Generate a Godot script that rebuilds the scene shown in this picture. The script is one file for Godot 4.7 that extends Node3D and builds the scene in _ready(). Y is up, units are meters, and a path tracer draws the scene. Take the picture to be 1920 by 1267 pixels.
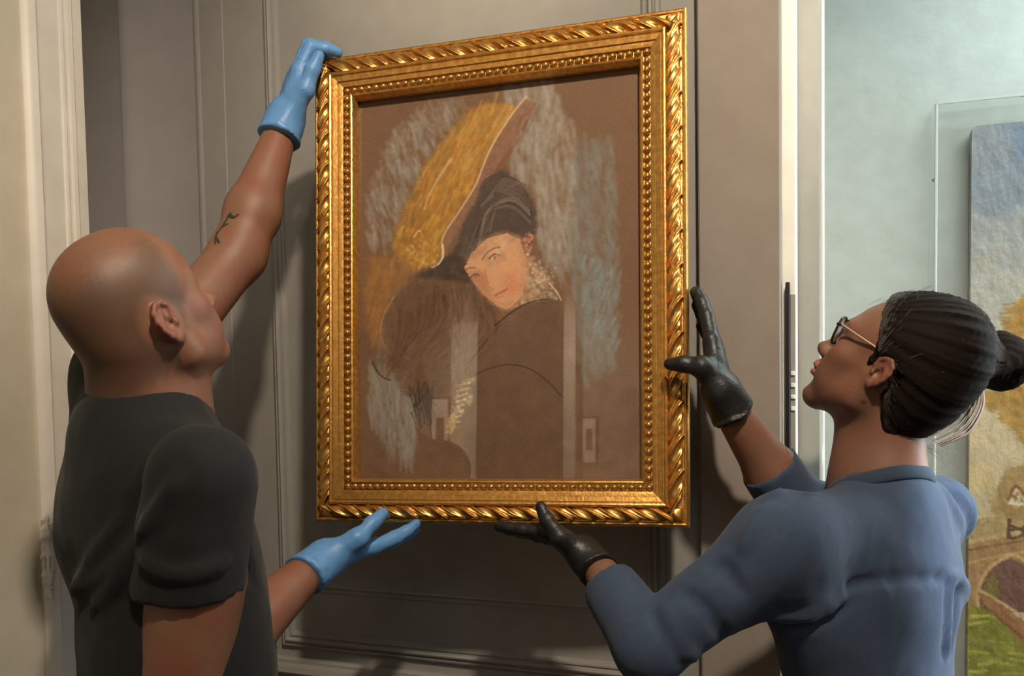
extends Node3D
# A gilt framed portrait being hung by two people in a gallery. Metres, y up.

const FOCAL := 1500.0            # focal length for a 1920 x 1267 picture
const CENTRE := Vector2(960.0, 850.0)
const EYE := Vector3(0, 1.5, 0)
const WALL_YAW := 22.0
const CEILING := 3.05

var eye_basis := Basis(Vector3.RIGHT, deg_to_rad(-2.5)) * Basis(Vector3.BACK, deg_to_rad(-1.0))
var used_names := {}
var M := {}
var wall_at := Transform3D()     # on the face of the main wall: x along it, y up, z out of it
var frame_at := Transform3D()    # middle of the picture frame, z out of the picture
var far_at := Transform3D()      # on the face of the far pale blue wall


func _ready() -> void:
	camera_and_light()
	materials()
	shell()
	panelling()
	left_casing()
	doorway()
	framed_portrait()
	landscape()
	man()
	woman()
	lamps()
	back_of_room()


# ------------------------------------------------------------------ camera, light
func camera_and_light() -> void:
	var cam := Camera3D.new()
	cam.name = "camera"
	cam.projection = Camera3D.PROJECTION_FRUSTUM
	cam.near = 0.05
	cam.far = 60.0
	cam.size = 0.05 * 1267.0 / FOCAL
	cam.frustum_offset = Vector2(0, 0.05 * (CENTRE.y - 633.5) / FOCAL)
	cam.transform = Transform3D(eye_basis, EYE)
	add_child(cam)
	cam.current = true
	var env := Environment.new()
	env.background_mode = Environment.BG_COLOR
	env.background_color = Color(0.02, 0.02, 0.022)
	env.tonemap_mode = Environment.TONE_MAPPER_LINEAR
	env.tonemap_exposure = 1.0
	env.sdfgi_enabled = true
	env.ssao_enabled = true
	env.ssil_enabled = true
	var we := WorldEnvironment.new()
	we.name = "environment"
	we.environment = env
	add_child(we)
	wall_at = Transform3D(Basis(Vector3.UP, deg_to_rad(-WALL_YAW)), Vector3(0, 0, -1.65))
	frame_at = Transform3D(Basis(Vector3.UP, -0.2554) * Basis(Vector3.RIGHT, -0.0535), Vector3(-0.0302, 1.7415, -1.4073))
	far_at = Transform3D(Basis(Vector3.UP, deg_to_rad(-14.0)), Vector3(1.28, 0, -2.3))
	# unseen track spots, an added fill panel, and unseen cool sources next door
	spot("unseen_picture_spotlight", Vector3(0.22, 2.86, 0.1), Vector3(0.06, 1.82, -1.5), Color(1.0, 0.93, 0.83), 3.5, 39.0, 0.05)  # out of view, placed so the frame's shadow falls down the wall
	spot("unseen_wall_spotlight", Vector3(-0.12, 2.86, -0.1), Vector3(-0.02, 2.62, -1.75), Color(1.0, 0.92, 0.78), 1.9, 17.0, 0.06)  # out of view, placed to brighten the wall above the frame
	spot("unseen_casing_spotlight", Vector3(-0.25, 2.86, 0.55), Vector3(-0.88, 2.35, -1.35), Color(1.0, 0.94, 0.85), 1.1, 20.0, 0.06)  # out of view, placed to light the left casing
	spot("unseen_woman_spotlight", Vector3(1.75, 2.86, 0.35), Vector3(0.88, 1.32, -1.25), Color(0.93, 0.97, 1.0), 13.0, 8.0, 0.04)  # out of view, placed to light the right of the woman's back
	spot("unseen_print_spotlight", Vector3(-2.3, 2.86, 1.2), Vector3(-2.3, 1.7, 2.64), Color(1.0, 0.92, 0.8), 12.0, 50.0, 0.06)  # out of view, placed so the back wall mirrors brighter in the glass
	panel("added_fill_panel", Vector3(0.3, 3.0, 1.7), Vector2(1.4, 1.0), Color(1.0, 0.99, 0.96), 0.65)  # added fill that lifts the gallery's shadows
	panel("unseen_cool_panel", Vector3(2.1, 3.0, -1.42), Vector2(2.0, 0.8), Color(0.97, 1.0, 0.98), 2.3)  # out of view, placed to light the pale blue wall
	daylight(Vector3(3.42, 1.65, -1.35), Vector2(1.2, 1.7), Color(0.93, 0.98, 1.0), 9.0)  # out of view, placed to light the next room from the right


var lamp_list := []


func daylight(where: Vector3, size: Vector2, colour: Color, energy: float) -> void:
	# light of an unseen side window, placed to brighten the next room
	var l := AreaLight3D.new()
	l.name = "unseen_side_window_light"
	l.light_color = colour
	l.light_energy = energy
	l.area_size = size
	l.area_normalize_energy = true
	l.area_range = 12.0
	l.area_attenuation = 2.0
	l.shadow_enabled = true
	l.transform = Transform3D(Basis.looking_at(Vector3.LEFT, Vector3.UP), where - Vector3(0.06, 0, 0))
	add_child(l)
	lamp_list.append(["unseen_side_window", where, size, colour, 0.0, 0.0])


func spot(called: String, from: Vector3, to: Vector3, colour: Color, energy: float, angle: float, size: float) -> void:
	var l := SpotLight3D.new()
	l.name = called + "_beam"
	l.light_color = colour
	l.light_energy = energy
	l.spot_angle = angle
	l.spot_angle_attenuation = 0.25 if called == "unseen_woman_spotlight" else 0.8
	l.spot_range = 12.0
	l.spot_attenuation = 2.0
	l.light_size = size
	l.shadow_enabled = true
	l.look_at_from_position(from, to, Vector3.UP if absf((to - from).normalized().y) < 0.98 else Vector3.RIGHT)
	add_child(l)
	lamp_list.append([called, from, to, colour, size])


func panel(called: String, where: Vector3, size: Vector2, colour: Color, energy: float) -> void:
	var l := AreaLight3D.new()
	l.name = called + "_light"
	l.light_color = colour
	l.light_energy = energy
	l.area_size = size
	l.area_normalize_energy = true
	l.area_range = 12.0
	l.area_attenuation = 2.0
	l.shadow_enabled = true
	l.transform = Transform3D(Basis(Vector3.RIGHT, -PI / 2), where - Vector3(0, 0.012, 0))
	add_child(l)
	lamp_list.append([called, where, size, colour])


# ------------------------------------------------------------------ naming
func at(px: float, py: float, d: float) -> Vector3:
	return EYE + eye_basis * Vector3((px - CENTRE.x) / FOCAL * d, (CENTRE.y - py) / FOCAL * d, -d)


func on_plane(t: Transform3D, px: float, py: float, out := 0.0) -> Vector3:
	# where the line of sight through a pixel meets a wall's face, in that wall's own axes
	var dir := eye_basis * Vector3((px - CENTRE.x) / FOCAL, (CENTRE.y - py) / FOCAL, -1.0)
	var n := t.basis.z
	var k := (t.origin + n * out - EYE).dot(n) / dir.dot(n)
	return t.affine_inverse() * (EYE + dir * k)


func numbered(called: String) -> String:
	if not used_names.has(called):
		used_names[called] = 0
		return called
	used_names[called] += 1
	return "%s_%03d" % [called, used_names[called]]


func tag(o: Node, label: String, category := "", group := "", kind := "") -> Node:
	if label: o.set_meta("label", label)
	if category: o.set_meta("category", category)
	if group: o.set_meta("group", group)
	if kind: o.set_meta("kind", kind)
	return o


func thing(called: String, label: String, category: String, where := Transform3D(), group := "") -> Node3D:
	var o := Node3D.new()
	o.name = numbered(called)
	o.transform = where
	add_child(o)
	tag(o, label, category, group)
	return o


func obj(called: String, mesh: Mesh, m: Material, parent: Node = self, where := Transform3D()) -> MeshInstance3D:
	var o := MeshInstance3D.new()
	o.name = numbered(called) if parent == self else called
	o.mesh = mesh
	o.material_override = m
	o.transform = where
	o.cast_shadow = GeometryInstance3D.SHADOW_CASTING_SETTING_ON
	parent.add_child(o, true)
	return o


func struct(called: String, mesh: Mesh, m: Material, label: String, where := Transform3D(), category := "wall") -> MeshInstance3D:
	var o := obj(called, mesh, m, self, where)
	tag(o, label, category, "", "structure")
	return o


# ------------------------------------------------------------------ mesh helpers
class Acc:
	var v := PackedVector3Array()
	var n := PackedVector3Array()
	var c := PackedColorArray()
	var uv := PackedVector2Array()
	var i := PackedInt32Array()

	func tri(a: Vector3, b: Vector3, d: Vector3) -> void:
		var nn := (d - a).cross(b - a).normalized()
		for p in [a, b, d]:
			i.append(v.size())
			v.append(p)
			n.append(nn)

	func quad(a: Vector3, b: Vector3, d: Vector3, e: Vector3) -> void:
		tri(a, b, d)
		tri(a, d, e)

	func box(lo: Vector3, hi: Vector3, ch := 0.0) -> void:
		# a box whose edges are chamfered by ch
		var e := Vector3(ch, ch, ch)
		if ch <= 0.0:
			e = Vector3.ZERO
		var faces := []
		for ax in 3:
			var b1 := (ax + 1) % 3
			var b2 := (ax + 2) % 3
			for s in 2:
				var pts := []
				for q in [[0, 0], [1, 0], [1, 1], [0, 1]]:
					var p := Vector3()
					p[ax] = hi[ax] if s else lo[ax]
					p[b1] = hi[b1] - ch if q[0] else lo[b1] + ch
					p[b2] = hi[b2] - ch if q[1] else lo[b2] + ch
					pts.append(p)
				if s == 0:
					pts.reverse()
				faces.append(pts)
				quad(pts[3], pts[2], pts[1], pts[0])
		if ch > 0.0:
			for ax in 3:
				var b1 := (ax + 1) % 3
				var b2 := (ax + 2) % 3
				for s1 in 2:
					for s2 in 2:
						var p1 := Vector3()
						var p2 := Vector3()
						p1[b1] = hi[b1] if s1 else lo[b1]
						p1[b2] = hi[b2] - ch if s2 else lo[b2] + ch
						p2[b1] = hi[b1] - ch if s1 else lo[b1] + ch
						p2[b2] = hi[b2] if s2 else lo[b2]
						var l1 := p1
						var l2 := p2
						p1[ax] = hi[ax] - ch
						p2[ax] = hi[ax] - ch
						l1[ax] = lo[ax] + ch
						l2[ax] = lo[ax] + ch
						if (s1 == 1) == (s2 == 1):
							quad(l1, p1, p2, l2)
						else:
							quad(l2, p2, p1, l1)
			for s1 in 2:
				for s2 in 2:
					for s3 in 2:
						var cc := Vector3(hi.x if s1 else lo.x, hi.y if s2 else lo.y, hi.z if s3 else lo.z)
						var g := Vector3(-ch if s1 else ch, -ch if s2 else ch, -ch if s3 else ch)
						var a := cc + Vector3(0, g.y, g.z)
						var b := cc + Vector3(g.x, 0, g.z)
						var d := cc + Vector3(g.x, g.y, 0)
						if (s1 + s2 + s3) % 2 == 1:
							tri(a, d, b)
						else:
							tri(a, b, d)

	func mesh() -> ArrayMesh:
		var arr := []
		arr.resize(Mesh.ARRAY_MAX)
		arr[Mesh.ARRAY_VERTEX] = v
		arr[Mesh.ARRAY_NORMAL] = n
		if c.size() == v.size() and c.size():
			arr[Mesh.ARRAY_COLOR] = c
		if uv.size() == v.size() and uv.size():
			arr[Mesh.ARRAY_TEX_UV] = uv
		arr[Mesh.ARRAY_INDEX] = i
		var m := ArrayMesh.new()
		m.add_surface_from_arrays(Mesh.PRIMITIVE_TRIANGLES, arr)
		return m


func box_mesh(lo: Vector3, hi: Vector3, ch := 0.0) -> ArrayMesh:
	var a := Acc.new()
	a.box(lo, hi, ch)
	return a.mesh()


func prism(poly: PackedVector2Array, y0: float, y1: float, smooth := 0.0) -> ArrayMesh:
	# a plan (x, z) drawn up from y0 to y1; neighbouring faces closer than «smooth» radians share normals
	var a := Acc.new()
	var p := poly.duplicate()
	if Geometry2D.is_polygon_clockwise(p):
		p.reverse()
	var k := p.size()
	var fn := []
	for j in k:
		var e: Vector2 = p[(j + 1) % k] - p[j]
		fn.append(Vector2(e.y, -e.x).normalized())
	for j in k:
		var q := (j + 1) % k
		var n0: Vector2 = fn[j]
		var n1: Vector2 = fn[j]
		if smooth > 0.0:
			if absf(fn[j].angle_to(fn[(j + k - 1) % k])) < smooth:
				n0 = (fn[j] + fn[(j + k - 1) % k]).normalized()
			if absf(fn[j].angle_to(fn[q])) < smooth:
				n1 = (fn[j] + fn[q]).normalized()
		var b := a.v.size()
		for c in [[p[j], y0, n0], [p[q], y0, n1], [p[q], y1, n1], [p[j], y1, n0]]:
			a.v.append(Vector3(c[0].x, c[1], c[0].y))
			a.n.append(Vector3(c[2].x, 0, c[2].y))
		var out := Vector3(fn[j].x, 0, fn[j].y)
		if (a.v[b + 2] - a.v[b]).cross(a.v[b + 1] - a.v[b]).dot(out) > 0:
			a.i.append_array([b, b + 1, b + 2, b, b + 2, b + 3])
		else:
			a.i.append_array([b, b + 2, b + 1, b, b + 3, b + 2])
	var t := Geometry2D.triangulate_polygon(p)
	for y in [y0, y1]:
		for j in range(0, t.size(), 3):
			var x := [Vector3(p[t[j]].x, y, p[t[j]].y), Vector3(p[t[j + 1]].x, y, p[t[j + 1]].y), Vector3(p[t[j + 2]].x, y, p[t[j + 2]].y)]
			var up: bool = (x[2] - x[0]).cross(x[1] - x[0]).y > 0
			if up == (y == y1):
				a.tri(x[0], x[1], x[2])
			else:
				a.tri(x[0], x[2], x[1])
	return a.mesh()


func ring(w: float, h: float, prof: PackedVector2Array, bottom_only := false) -> ArrayMesh:
	# a moulding mitred round a rectangle; prof holds (inset from the outer edge, height) from the outside in
	var a := Acc.new()
	var k := prof.size()
	var sides := [[Vector2(-1, -1), Vector2(1, -1), Vector2(0, -1)], [Vector2(1, -1), Vector2(1, 1), Vector2(1, 0)], [Vector2(1, 1), Vector2(-1, 1), Vector2(0, 1)], [Vector2(-1, 1), Vector2(-1, -1), Vector2(-1, 0)]]
	var fn := []
	for j in k - 1:
		var e: Vector2 = prof[j + 1] - prof[j]
		fn.append(Vector2(-e.y, e.x).normalized())   # (inward, up)
	for s in sides:
		var outw: Vector2 = s[2]
		for j in k - 1:
			var n0: Vector2 = fn[j]
			var n1: Vector2 = fn[j]
			if j > 0 and absf(fn[j].angle_to(fn[j - 1])) < 0.7:
				n0 = (fn[j] + fn[j - 1]).normalized()
			if j < k - 2 and absf(fn[j].angle_to(fn[j + 1])) < 0.7:
				n1 = (fn[j] + fn[j + 1]).normalized()
			var b := a.v.size()
			for c in [[s[0], j, n0], [s[1], j, n0], [s[1], j + 1, n1], [s[0], j + 1, n1]]:
				var t: Vector2 = prof[c[1]]
				a.v.append(Vector3(c[0].x * (w / 2 - t.x), c[0].y * (h / 2 - t.x), t.y))
				a.n.append(Vector3(-outw.x * c[2].x, -outw.y * c[2].x, c[2].y))
			a.i.append_array([b, b + 2, b + 1, b, b + 3, b + 2])
	return a.mesh()


func tube(pts: PackedVector3Array, radii: PackedFloat32Array, sides := 8, flat := 1.0, up := Vector3.ZERO) -> ArrayMesh:
	var a := Acc.new()
	add_tube(a, pts, radii, sides, flat, up)
	return a.mesh()


func add_tube(a: Acc, pts: PackedVector3Array, radii: PackedFloat32Array, sides := 8, flat := 1.0, up := Vector3.ZERO) -> void:
	# a tube through points; «flat» squeezes it along «up»
	var k := pts.size()
	var ref := up
	var base := a.v.size()
	for j in k:
		var d := (pts[mini(j + 1, k - 1)] - pts[maxi(j - 1, 0)]).normalized()
		if ref == Vector3.ZERO:
			ref = Vector3.UP if absf(d.y) < 0.9 else Vector3.RIGHT
		var x := d.cross(ref).normalized()
		var y := x.cross(d).normalized()
		if up == Vector3.ZERO:
			ref = y
		for s in sides:
			var t := TAU * s / sides
			var off := x * cos(t) * radii[j] + y * sin(t) * radii[j] * flat
			a.v.append(pts[j] + off)
			a.n.append((x * cos(t) * flat + y * sin(t)).normalized())
	for j in k - 1:
		for s in sides:
			var p := base + j * sides + s
			var q := base + j * sides + (s + 1) % sides
			a.i.append_array([p, q, q + sides, p, q + sides, p + sides])
	for e in [0, k - 1]:
		var cc := a.v.size()
		a.v.append(pts[e])
		var d: Vector3 = (pts[1] - pts[0]).normalized() * (-1 if e == 0 else 1)
		if e > 0:
			d = (pts[k - 1] - pts[k - 2]).normalized()
		a.n.append(d)
		for s in sides:
			var p: int = base + e * sides + s
			var q: int = base + e * sides + (s + 1) % sides
			a.i.append_array([cc, q, p] if e == 0 else [cc, p, q])


func smooth_path(pts: Array, per := 6) -> PackedVector3Array:
	var out := PackedVector3Array()
	var k := pts.size()
	for j in k - 1:
		var p0: Vector3 = pts[maxi(j - 1, 0)]
		var p1: Vector3 = pts[j]
		var p2: Vector3 = pts[j + 1]
		var p3: Vector3 = pts[mini(j + 2, k - 1)]
		for s in per:
			out.append(p1.cubic_interpolate(p2, p0, p3, float(s) / per))
	out.append(pts[k - 1])
	return out


func even(n: int, r: float, r1 := -1.0) -> PackedFloat32Array:
	var o := PackedFloat32Array()
	for j in n:
		o.append(r if r1 < 0 else lerpf(r, r1, float(j) / maxf(1, n - 1)))
	return o


# ------------------------------------------------------------------ materials
func mat(colour: Color, rough := 0.6, metal := 0.0) -> StandardMaterial3D:
	var m := StandardMaterial3D.new()
	m.albedo_color = colour
	m.roughness = rough
	m.metallic = metal
	return m


func noise(freq: float, seed_: int, octaves := 4, kind := FastNoiseLite.TYPE_SIMPLEX_SMOOTH) -> FastNoiseLite:
	var f := FastNoiseLite.new()
	f.noise_type = kind
	f.seed = seed_
	f.frequency = freq
	f.fractal_octaves = octaves
	return f


func noise_tex(freq: float, seed_: int, lo: Color, hi: Color, size := 512, octaves := 4) -> NoiseTexture2D:
	var t := NoiseTexture2D.new()
	t.width = size
	t.height = size
	t.seamless = true
	t.noise = noise(freq, seed_, octaves)
	var g := Gradient.new()
	g.set_color(0, lo)
	g.set_color(1, hi)
	t.color_ramp = g
	return t


func bump_tex(freq: float, seed_: int, strength: float, size := 512, octaves := 4) -> NoiseTexture2D:
	var t := NoiseTexture2D.new()
	t.width = size
	t.height = size
	t.seamless = true
	t.noise = noise(freq, seed_, octaves)
	t.as_normal_map = true
	t.bump_strength = strength
	return t


func triplanar(m: StandardMaterial3D, scale: float) -> StandardMaterial3D:
	m.uv1_triplanar = true
	m.uv1_scale = Vector3(scale, scale, scale)
	return m


func rgb(r: int, g: int, b: int) -> Color:
	return Color8(r, g, b)


func lin(r: int, g: int, b: int) -> Color:
	return Color8(r, g, b).srgb_to_linear()


func materials() -> void:
	var plaster_bump := bump_tex(0.035, 3, 1.2, 512, 5)
	var m := mat(rgb(147, 144, 139), 0.72)
	m.albedo_texture = noise_tex(0.012, 11, rgb(243, 241, 240), rgb(255, 255, 255), 512, 5)
	m.normal_enabled = true
	m.normal_texture = plaster_bump
	m.normal_scale = 0.25
	M.wall = triplanar(m, 1.6)
	m = m.duplicate()
	m.albedo_color = rgb(149, 139, 130)
	M.pilaster = m
	m = m.duplicate()
	m.albedo_color = rgb(149, 144, 143)
	M.wall_return = m
	m = m.duplicate()
	m.albedo_color = rgb(204, 194, 174)
	m.roughness = 0.6
	M.cream = m
	m = m.duplicate()
	m.albedo_color = rgb(222, 216, 205)
	m.roughness = 0.42
	M.casing = m
	m = m.duplicate()
	m.albedo_color = rgb(244, 245, 238)
	M.white = m
	m = m.duplicate()
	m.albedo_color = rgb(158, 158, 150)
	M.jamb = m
	m = m.duplicate()
	m.albedo_color = rgb(198, 210, 206)
	m.roughness = 0.7
	M.blue_wall = m
	m = m.duplicate()
	m.albedo_color = rgb(214, 208, 198)
	M.ceiling = m
	m = mat(rgb(112, 82, 58), 0.5)
	m.albedo_texture = noise_tex(0.02, 5, rgb(190, 180, 170), rgb(255, 255, 255))
	M.floor = triplanar(m, 1.0)
	# gilding: burnished metal leaf, worn and uneven
	m = mat(rgb(240, 190, 108), 0.42, 0.8)
	m.albedo_texture = noise_tex(0.03, 21, rgb(196, 176, 150), rgb(255, 255, 255), 512, 5)
	m.roughness_texture = noise_tex(0.05, 22, Color(0.7, 0.7, 0.7), Color(1, 1, 1), 256)
	m.normal_enabled = true
	m.normal_texture = bump_tex(0.06, 23, 2.5)
	m.normal_scale = 0.35
	M.gilt = triplanar(m, 5.0)
	m = m.duplicate()
	m.albedo_color = rgb(230, 186, 108)
	m.roughness = 0.27
	M.bead = m
	M.backboard = mat(rgb(84, 62, 44), 0.8)
	m = mat(Color(0, 0, 0, 0.01), 0.02)
	m.transparency = BaseMaterial3D.TRANSPARENCY_ALPHA
	M.glass = m
	m = mat(Color(0, 0, 0, 0.015), 0.03)
	m.transparency = BaseMaterial3D.TRANSPARENCY_ALPHA
	M.acrylic = m
	M.acrylic_edge = mat(rgb(196, 204, 196), 0.25)
	M.steel = mat(rgb(205, 205, 200), 0.3, 1.0)
	M.black = mat(rgb(14, 14, 15), 0.35)
	# people
	m = mat(Color.WHITE, 0.52)
	m.vertex_color_use_as_albedo = true
	m.normal_enabled = true
	m.normal_texture = bump_tex(0.08, 31, 2.0, 512, 3)
	m.normal_scale = 0.22
	m.subsurf_scatter_enabled = true
	m.subsurf_scatter_strength = 0.12
	M.skin = triplanar(m, 9.0)
	m = mat(Color.WHITE, 0.9)
	m.vertex_color_use_as_albedo = true
	m.normal_enabled = true
	m.normal_texture = bump_tex(0.12, 33, 3.0, 512, 3)
	m.normal_scale = 0.35
	m.rim_enabled = true
	m.rim = 0.12
	m.rim_tint = 0.6
	M.cloth = triplanar(m, 14.0)
	m = mat(rgb(92, 142, 196), 0.46)
	m.normal_enabled = true
	m.normal_texture = bump_tex(0.03, 41, 4.0, 512, 4)
	m.normal_scale = 0.5
	M.blue_glove = triplanar(m, 9.0)
	m = m.duplicate()
	m.albedo_color = rgb(27, 27, 28)
	m.roughness = 0.44
	M.black_glove = m
	m = mat(rgb(26, 20, 16), 0.72)
	m.metallic_specular = 0.2
	m.vertex_color_use_as_albedo = false
	M.hair = m
	m = mat(rgb(126, 104, 82), 0.5)
	M.hair_strand = mat(rgb(38, 29, 23), 0.55)
	M.hair_brown = mat(rgb(62, 48, 37), 0.55)
	M.hair_light = m
	M.denim = mat(rgb(40, 44, 54), 0.85)
	M.leather = mat(rgb(32, 26, 22), 0.5)
	M.tattoo = mat(rgb(46, 44, 40), 0.6)
	M.eye = mat(rgb(226, 220, 212), 0.15)
	M.iris = mat(rgb(58, 42, 30), 0.12)
	M.spectacle = mat(rgb(44, 30, 24), 0.3)
	M.spectacle_arm = mat(rgb(190, 168, 146), 0.3, 0.6)


# ------------------------------------------------------------------ the setting
func wall_s(px: float) -> float:
	return on_plane(wall_at, px, 633.0).x


func shell() -> void:
	struct("floor", box_mesh(Vector3(-4.4, -0.12, -4.0), Vector3(3.6, 0.0, 2.8)), M.floor, "brown wooden floor of the gallery, below the picture", Transform3D(), "floor")
	struct("ceiling", box_mesh(Vector3(-4.4, CEILING, -4.0), Vector3(3.6, CEILING + 0.12, 2.8)), M.ceiling, "plain off-white gallery ceiling above the picture", Transform3D(), "ceiling")
	struct("wall_west", box_mesh(Vector3(-4.4, 0, -4.0), Vector3(-4.25, CEILING, 2.8)), M.wall, "outer grey wall at the far left of the gallery")
	struct("wall_east", box_mesh(Vector3(3.45, 0, -4.0), Vector3(3.6, CEILING, 2.8)), M.blue_wall, "outer pale blue wall closing the next room")
	struct("wall_south", box_mesh(Vector3(-4.4, 0, 2.65), Vector3(3.6, CEILING, 2.8)), M.wall, "grey gallery wall behind the viewer")
	struct("wall_north", box_mesh(Vector3(-4.4, 0, -4.0), Vector3(3.6, CEILING, -3.85)), M.wall_return, "outer wall behind the panelled wall")
	# the panelled wall, ending at the doorway; at its left end it curves into a short return
	var e := wall_s(1467)
	struct("wall_main", box_mesh(Vector3(wall_s(392), 0, -0.16), Vector3(e, CEILING, 0)), M.wall, "grey panelled wall behind the gilt frame", wall_at)
	var a := wall_s(392)
	var b := wall_s(281)
	var poly := PackedVector2Array()
	var turn := deg_to_rad(38)
	# concave cove between the panelled wall and the return, then the straight return
	var r := (a - b) / sin(turn) * 0.98
	for j in 13:
		var t := turn * j / 12.0
		poly.append(Vector2(a - r * sin(t), r * (1.0 - cos(t))))
	var q: Vector2 = poly[12]
	var dirn := Vector2(-cos(turn - 0.25), sin(turn - 0.25))
	poly.append(q + Vector2(-0.004, -0.006))
	poly.append(q + dirn * 0.75)
	poly.append(q + dirn * 0.75 + Vector2(-0.1, -0.2))
	poly.append(Vector2(b - 0.2, -0.25))
	poly.append(Vector2(a, -0.16))
	struct("wall_return", prism(poly, 0, CEILING, 0.2), M.wall_return, "dark grey curved return of the wall left of the panelling", wall_at)
	# beige pier between the panelling and the doorway
	var p := wall_s(1316)
	struct("wall_pier", box_mesh(Vector3(p, 0, 0), Vector3(e, CEILING, 0.035), 0.003), M.pilaster, "smooth beige pier right of the gilt frame, beside the doorway", wall_at)
	# the wall goes on beyond the doorway, out of the picture
	struct("wall_beyond", box_mesh(Vector3(1.75, 0, -0.16), Vector3(3.6, CEILING, 0)), M.wall, "grey wall on the far side of the doorway", wall_at)
	# the next room's pale wall
	struct("wall_blue", box_mesh(Vector3(-1.2, 0, -0.1), Vector3(2.6, CEILING, 0)), M.blue_wall, "pale blue wall of the next room behind the landscape painting", far_at)


func strip(called: String, s0: float, s1: float, prof: Array, m: Material, label: String, y0 := 0.0, y1 := CEILING) -> void:
	# an upright moulding on the main wall; prof = (share of the width, height) pairs
	var poly := PackedVector2Array()
	poly.append(Vector2(s0, -0.002))
	for q in prof:
		poly.append(Vector2(lerpf(s0, s1, q[0]), q[1]))
	poly.append(Vector2(s1, -0.002))
	struct(called, prism(poly, y0, y1, 0.6), m, label, wall_at, "trim")


func panelling() -> void:
	# raised panel: ridged moulding on four sides
	var l := on_plane(wall_at, 499, 100).x
	var r := on_plane(wall_at, 1240, 100).x
	var base := on_plane(wall_at, 560, 1212).y
	var top := 2.75
	var prof := PackedVector2Array()
	for q in [[0, 0], [0.0, 0.006], [0.004, 0.011], [0.008, 0.012], [0.0105, 0.008], [0.0125, 0.008], [0.015, 0.016], [0.019, 0.018], [0.023, 0.015], [0.0245, 0.009], [0.0265, 0.009], [0.029, 0.012], [0.0325, 0.0115], [0.035, 0.006], [0.0375, 0.005], [0.039, 0.0]]:
		prof.append(Vector2(q[0], q[1]))
	var mid := Vector3((l + r) / 2, (base + top) / 2, 0)
	struct("trim_1", ring(r - l, top - base, prof), M.wall, "ridged rectangular panel moulding on the grey wall behind the frame", wall_at * Transform3D(Basis(), mid), "trim")
	# thin beading across the foot of the panel
	var poly2 := PackedVector2Array()
	for q in [[0, 0.0], [0.0, 0.001], [0.001, 0.0035], [0.004, 0.005], [0.007, 0.0035], [0.0085, 0.001], [0.012, 0.001], [0.0135, 0.003], [0.016, 0.003], [0.018, 0.0]]:
		poly2.append(Vector2(q[1], -q[0]))
	struct("trim_2", prism(poly2, l + 0.045, r - 0.045, 0.6), M.wall, "thin double bead running across the wall panel below the frame", wall_at * Transform3D(Basis(Vector3(0, 0, 1), Vector3(1, 0, 0), Vector3(0, 1, 0)), Vector3(0, on_plane(wall_at, 620, 1098).y, 0)), "trim")
	# dado rail under the panel
	var y := on_plane(wall_at, 620, 1236).y
	var poly := PackedVector2Array()
	for q in [[0, 0.0], [0.0, 0.012], [0.006, 0.018], [0.012, 0.018], [0.018, 0.03], [0.03, 0.034], [0.036, 0.03], [0.042, 0.014], [0.05, 0.012], [0.052, 0.0]]:
		poly.append(Vector2(q[1], -q[0]))
	var bar := prism(poly, wall_s(392) + 0.01, wall_s(1316), 0.6)
	struct("trim_3", bar, M.wall, "grey dado rail running along the wall under the panel", wall_at * Transform3D(Basis(Vector3(0, 0, 1), Vector3(1, 0, 0), Vector3(0, 1, 0)), Vector3(0, y, 0)), "trim")
	# narrow upright strips left of the panel
	strip("trim_4", wall_s(383), wall_s(394), [[0.0, 0.002], [0.25, 0.005], [0.7, 0.005], [1.0, 0.002]], M.wall, "thin upright bead between the wall panel and the curved return")
	strip("trim_5", wall_s(394), wall_s(437), [[0.0, 0.0015], [0.97, 0.0015], [1.0, 0.0]], M.wall, "flat upright board left of the panel moulding")
	struct("baseboard_main", box_mesh(Vector3(wall_s(392), 0, 0), Vector3(wall_s(1316), 0.16, 0.02), 0.004), M.wall, "grey baseboard along the foot of the panelled wall", wall_at, "trim")


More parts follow.
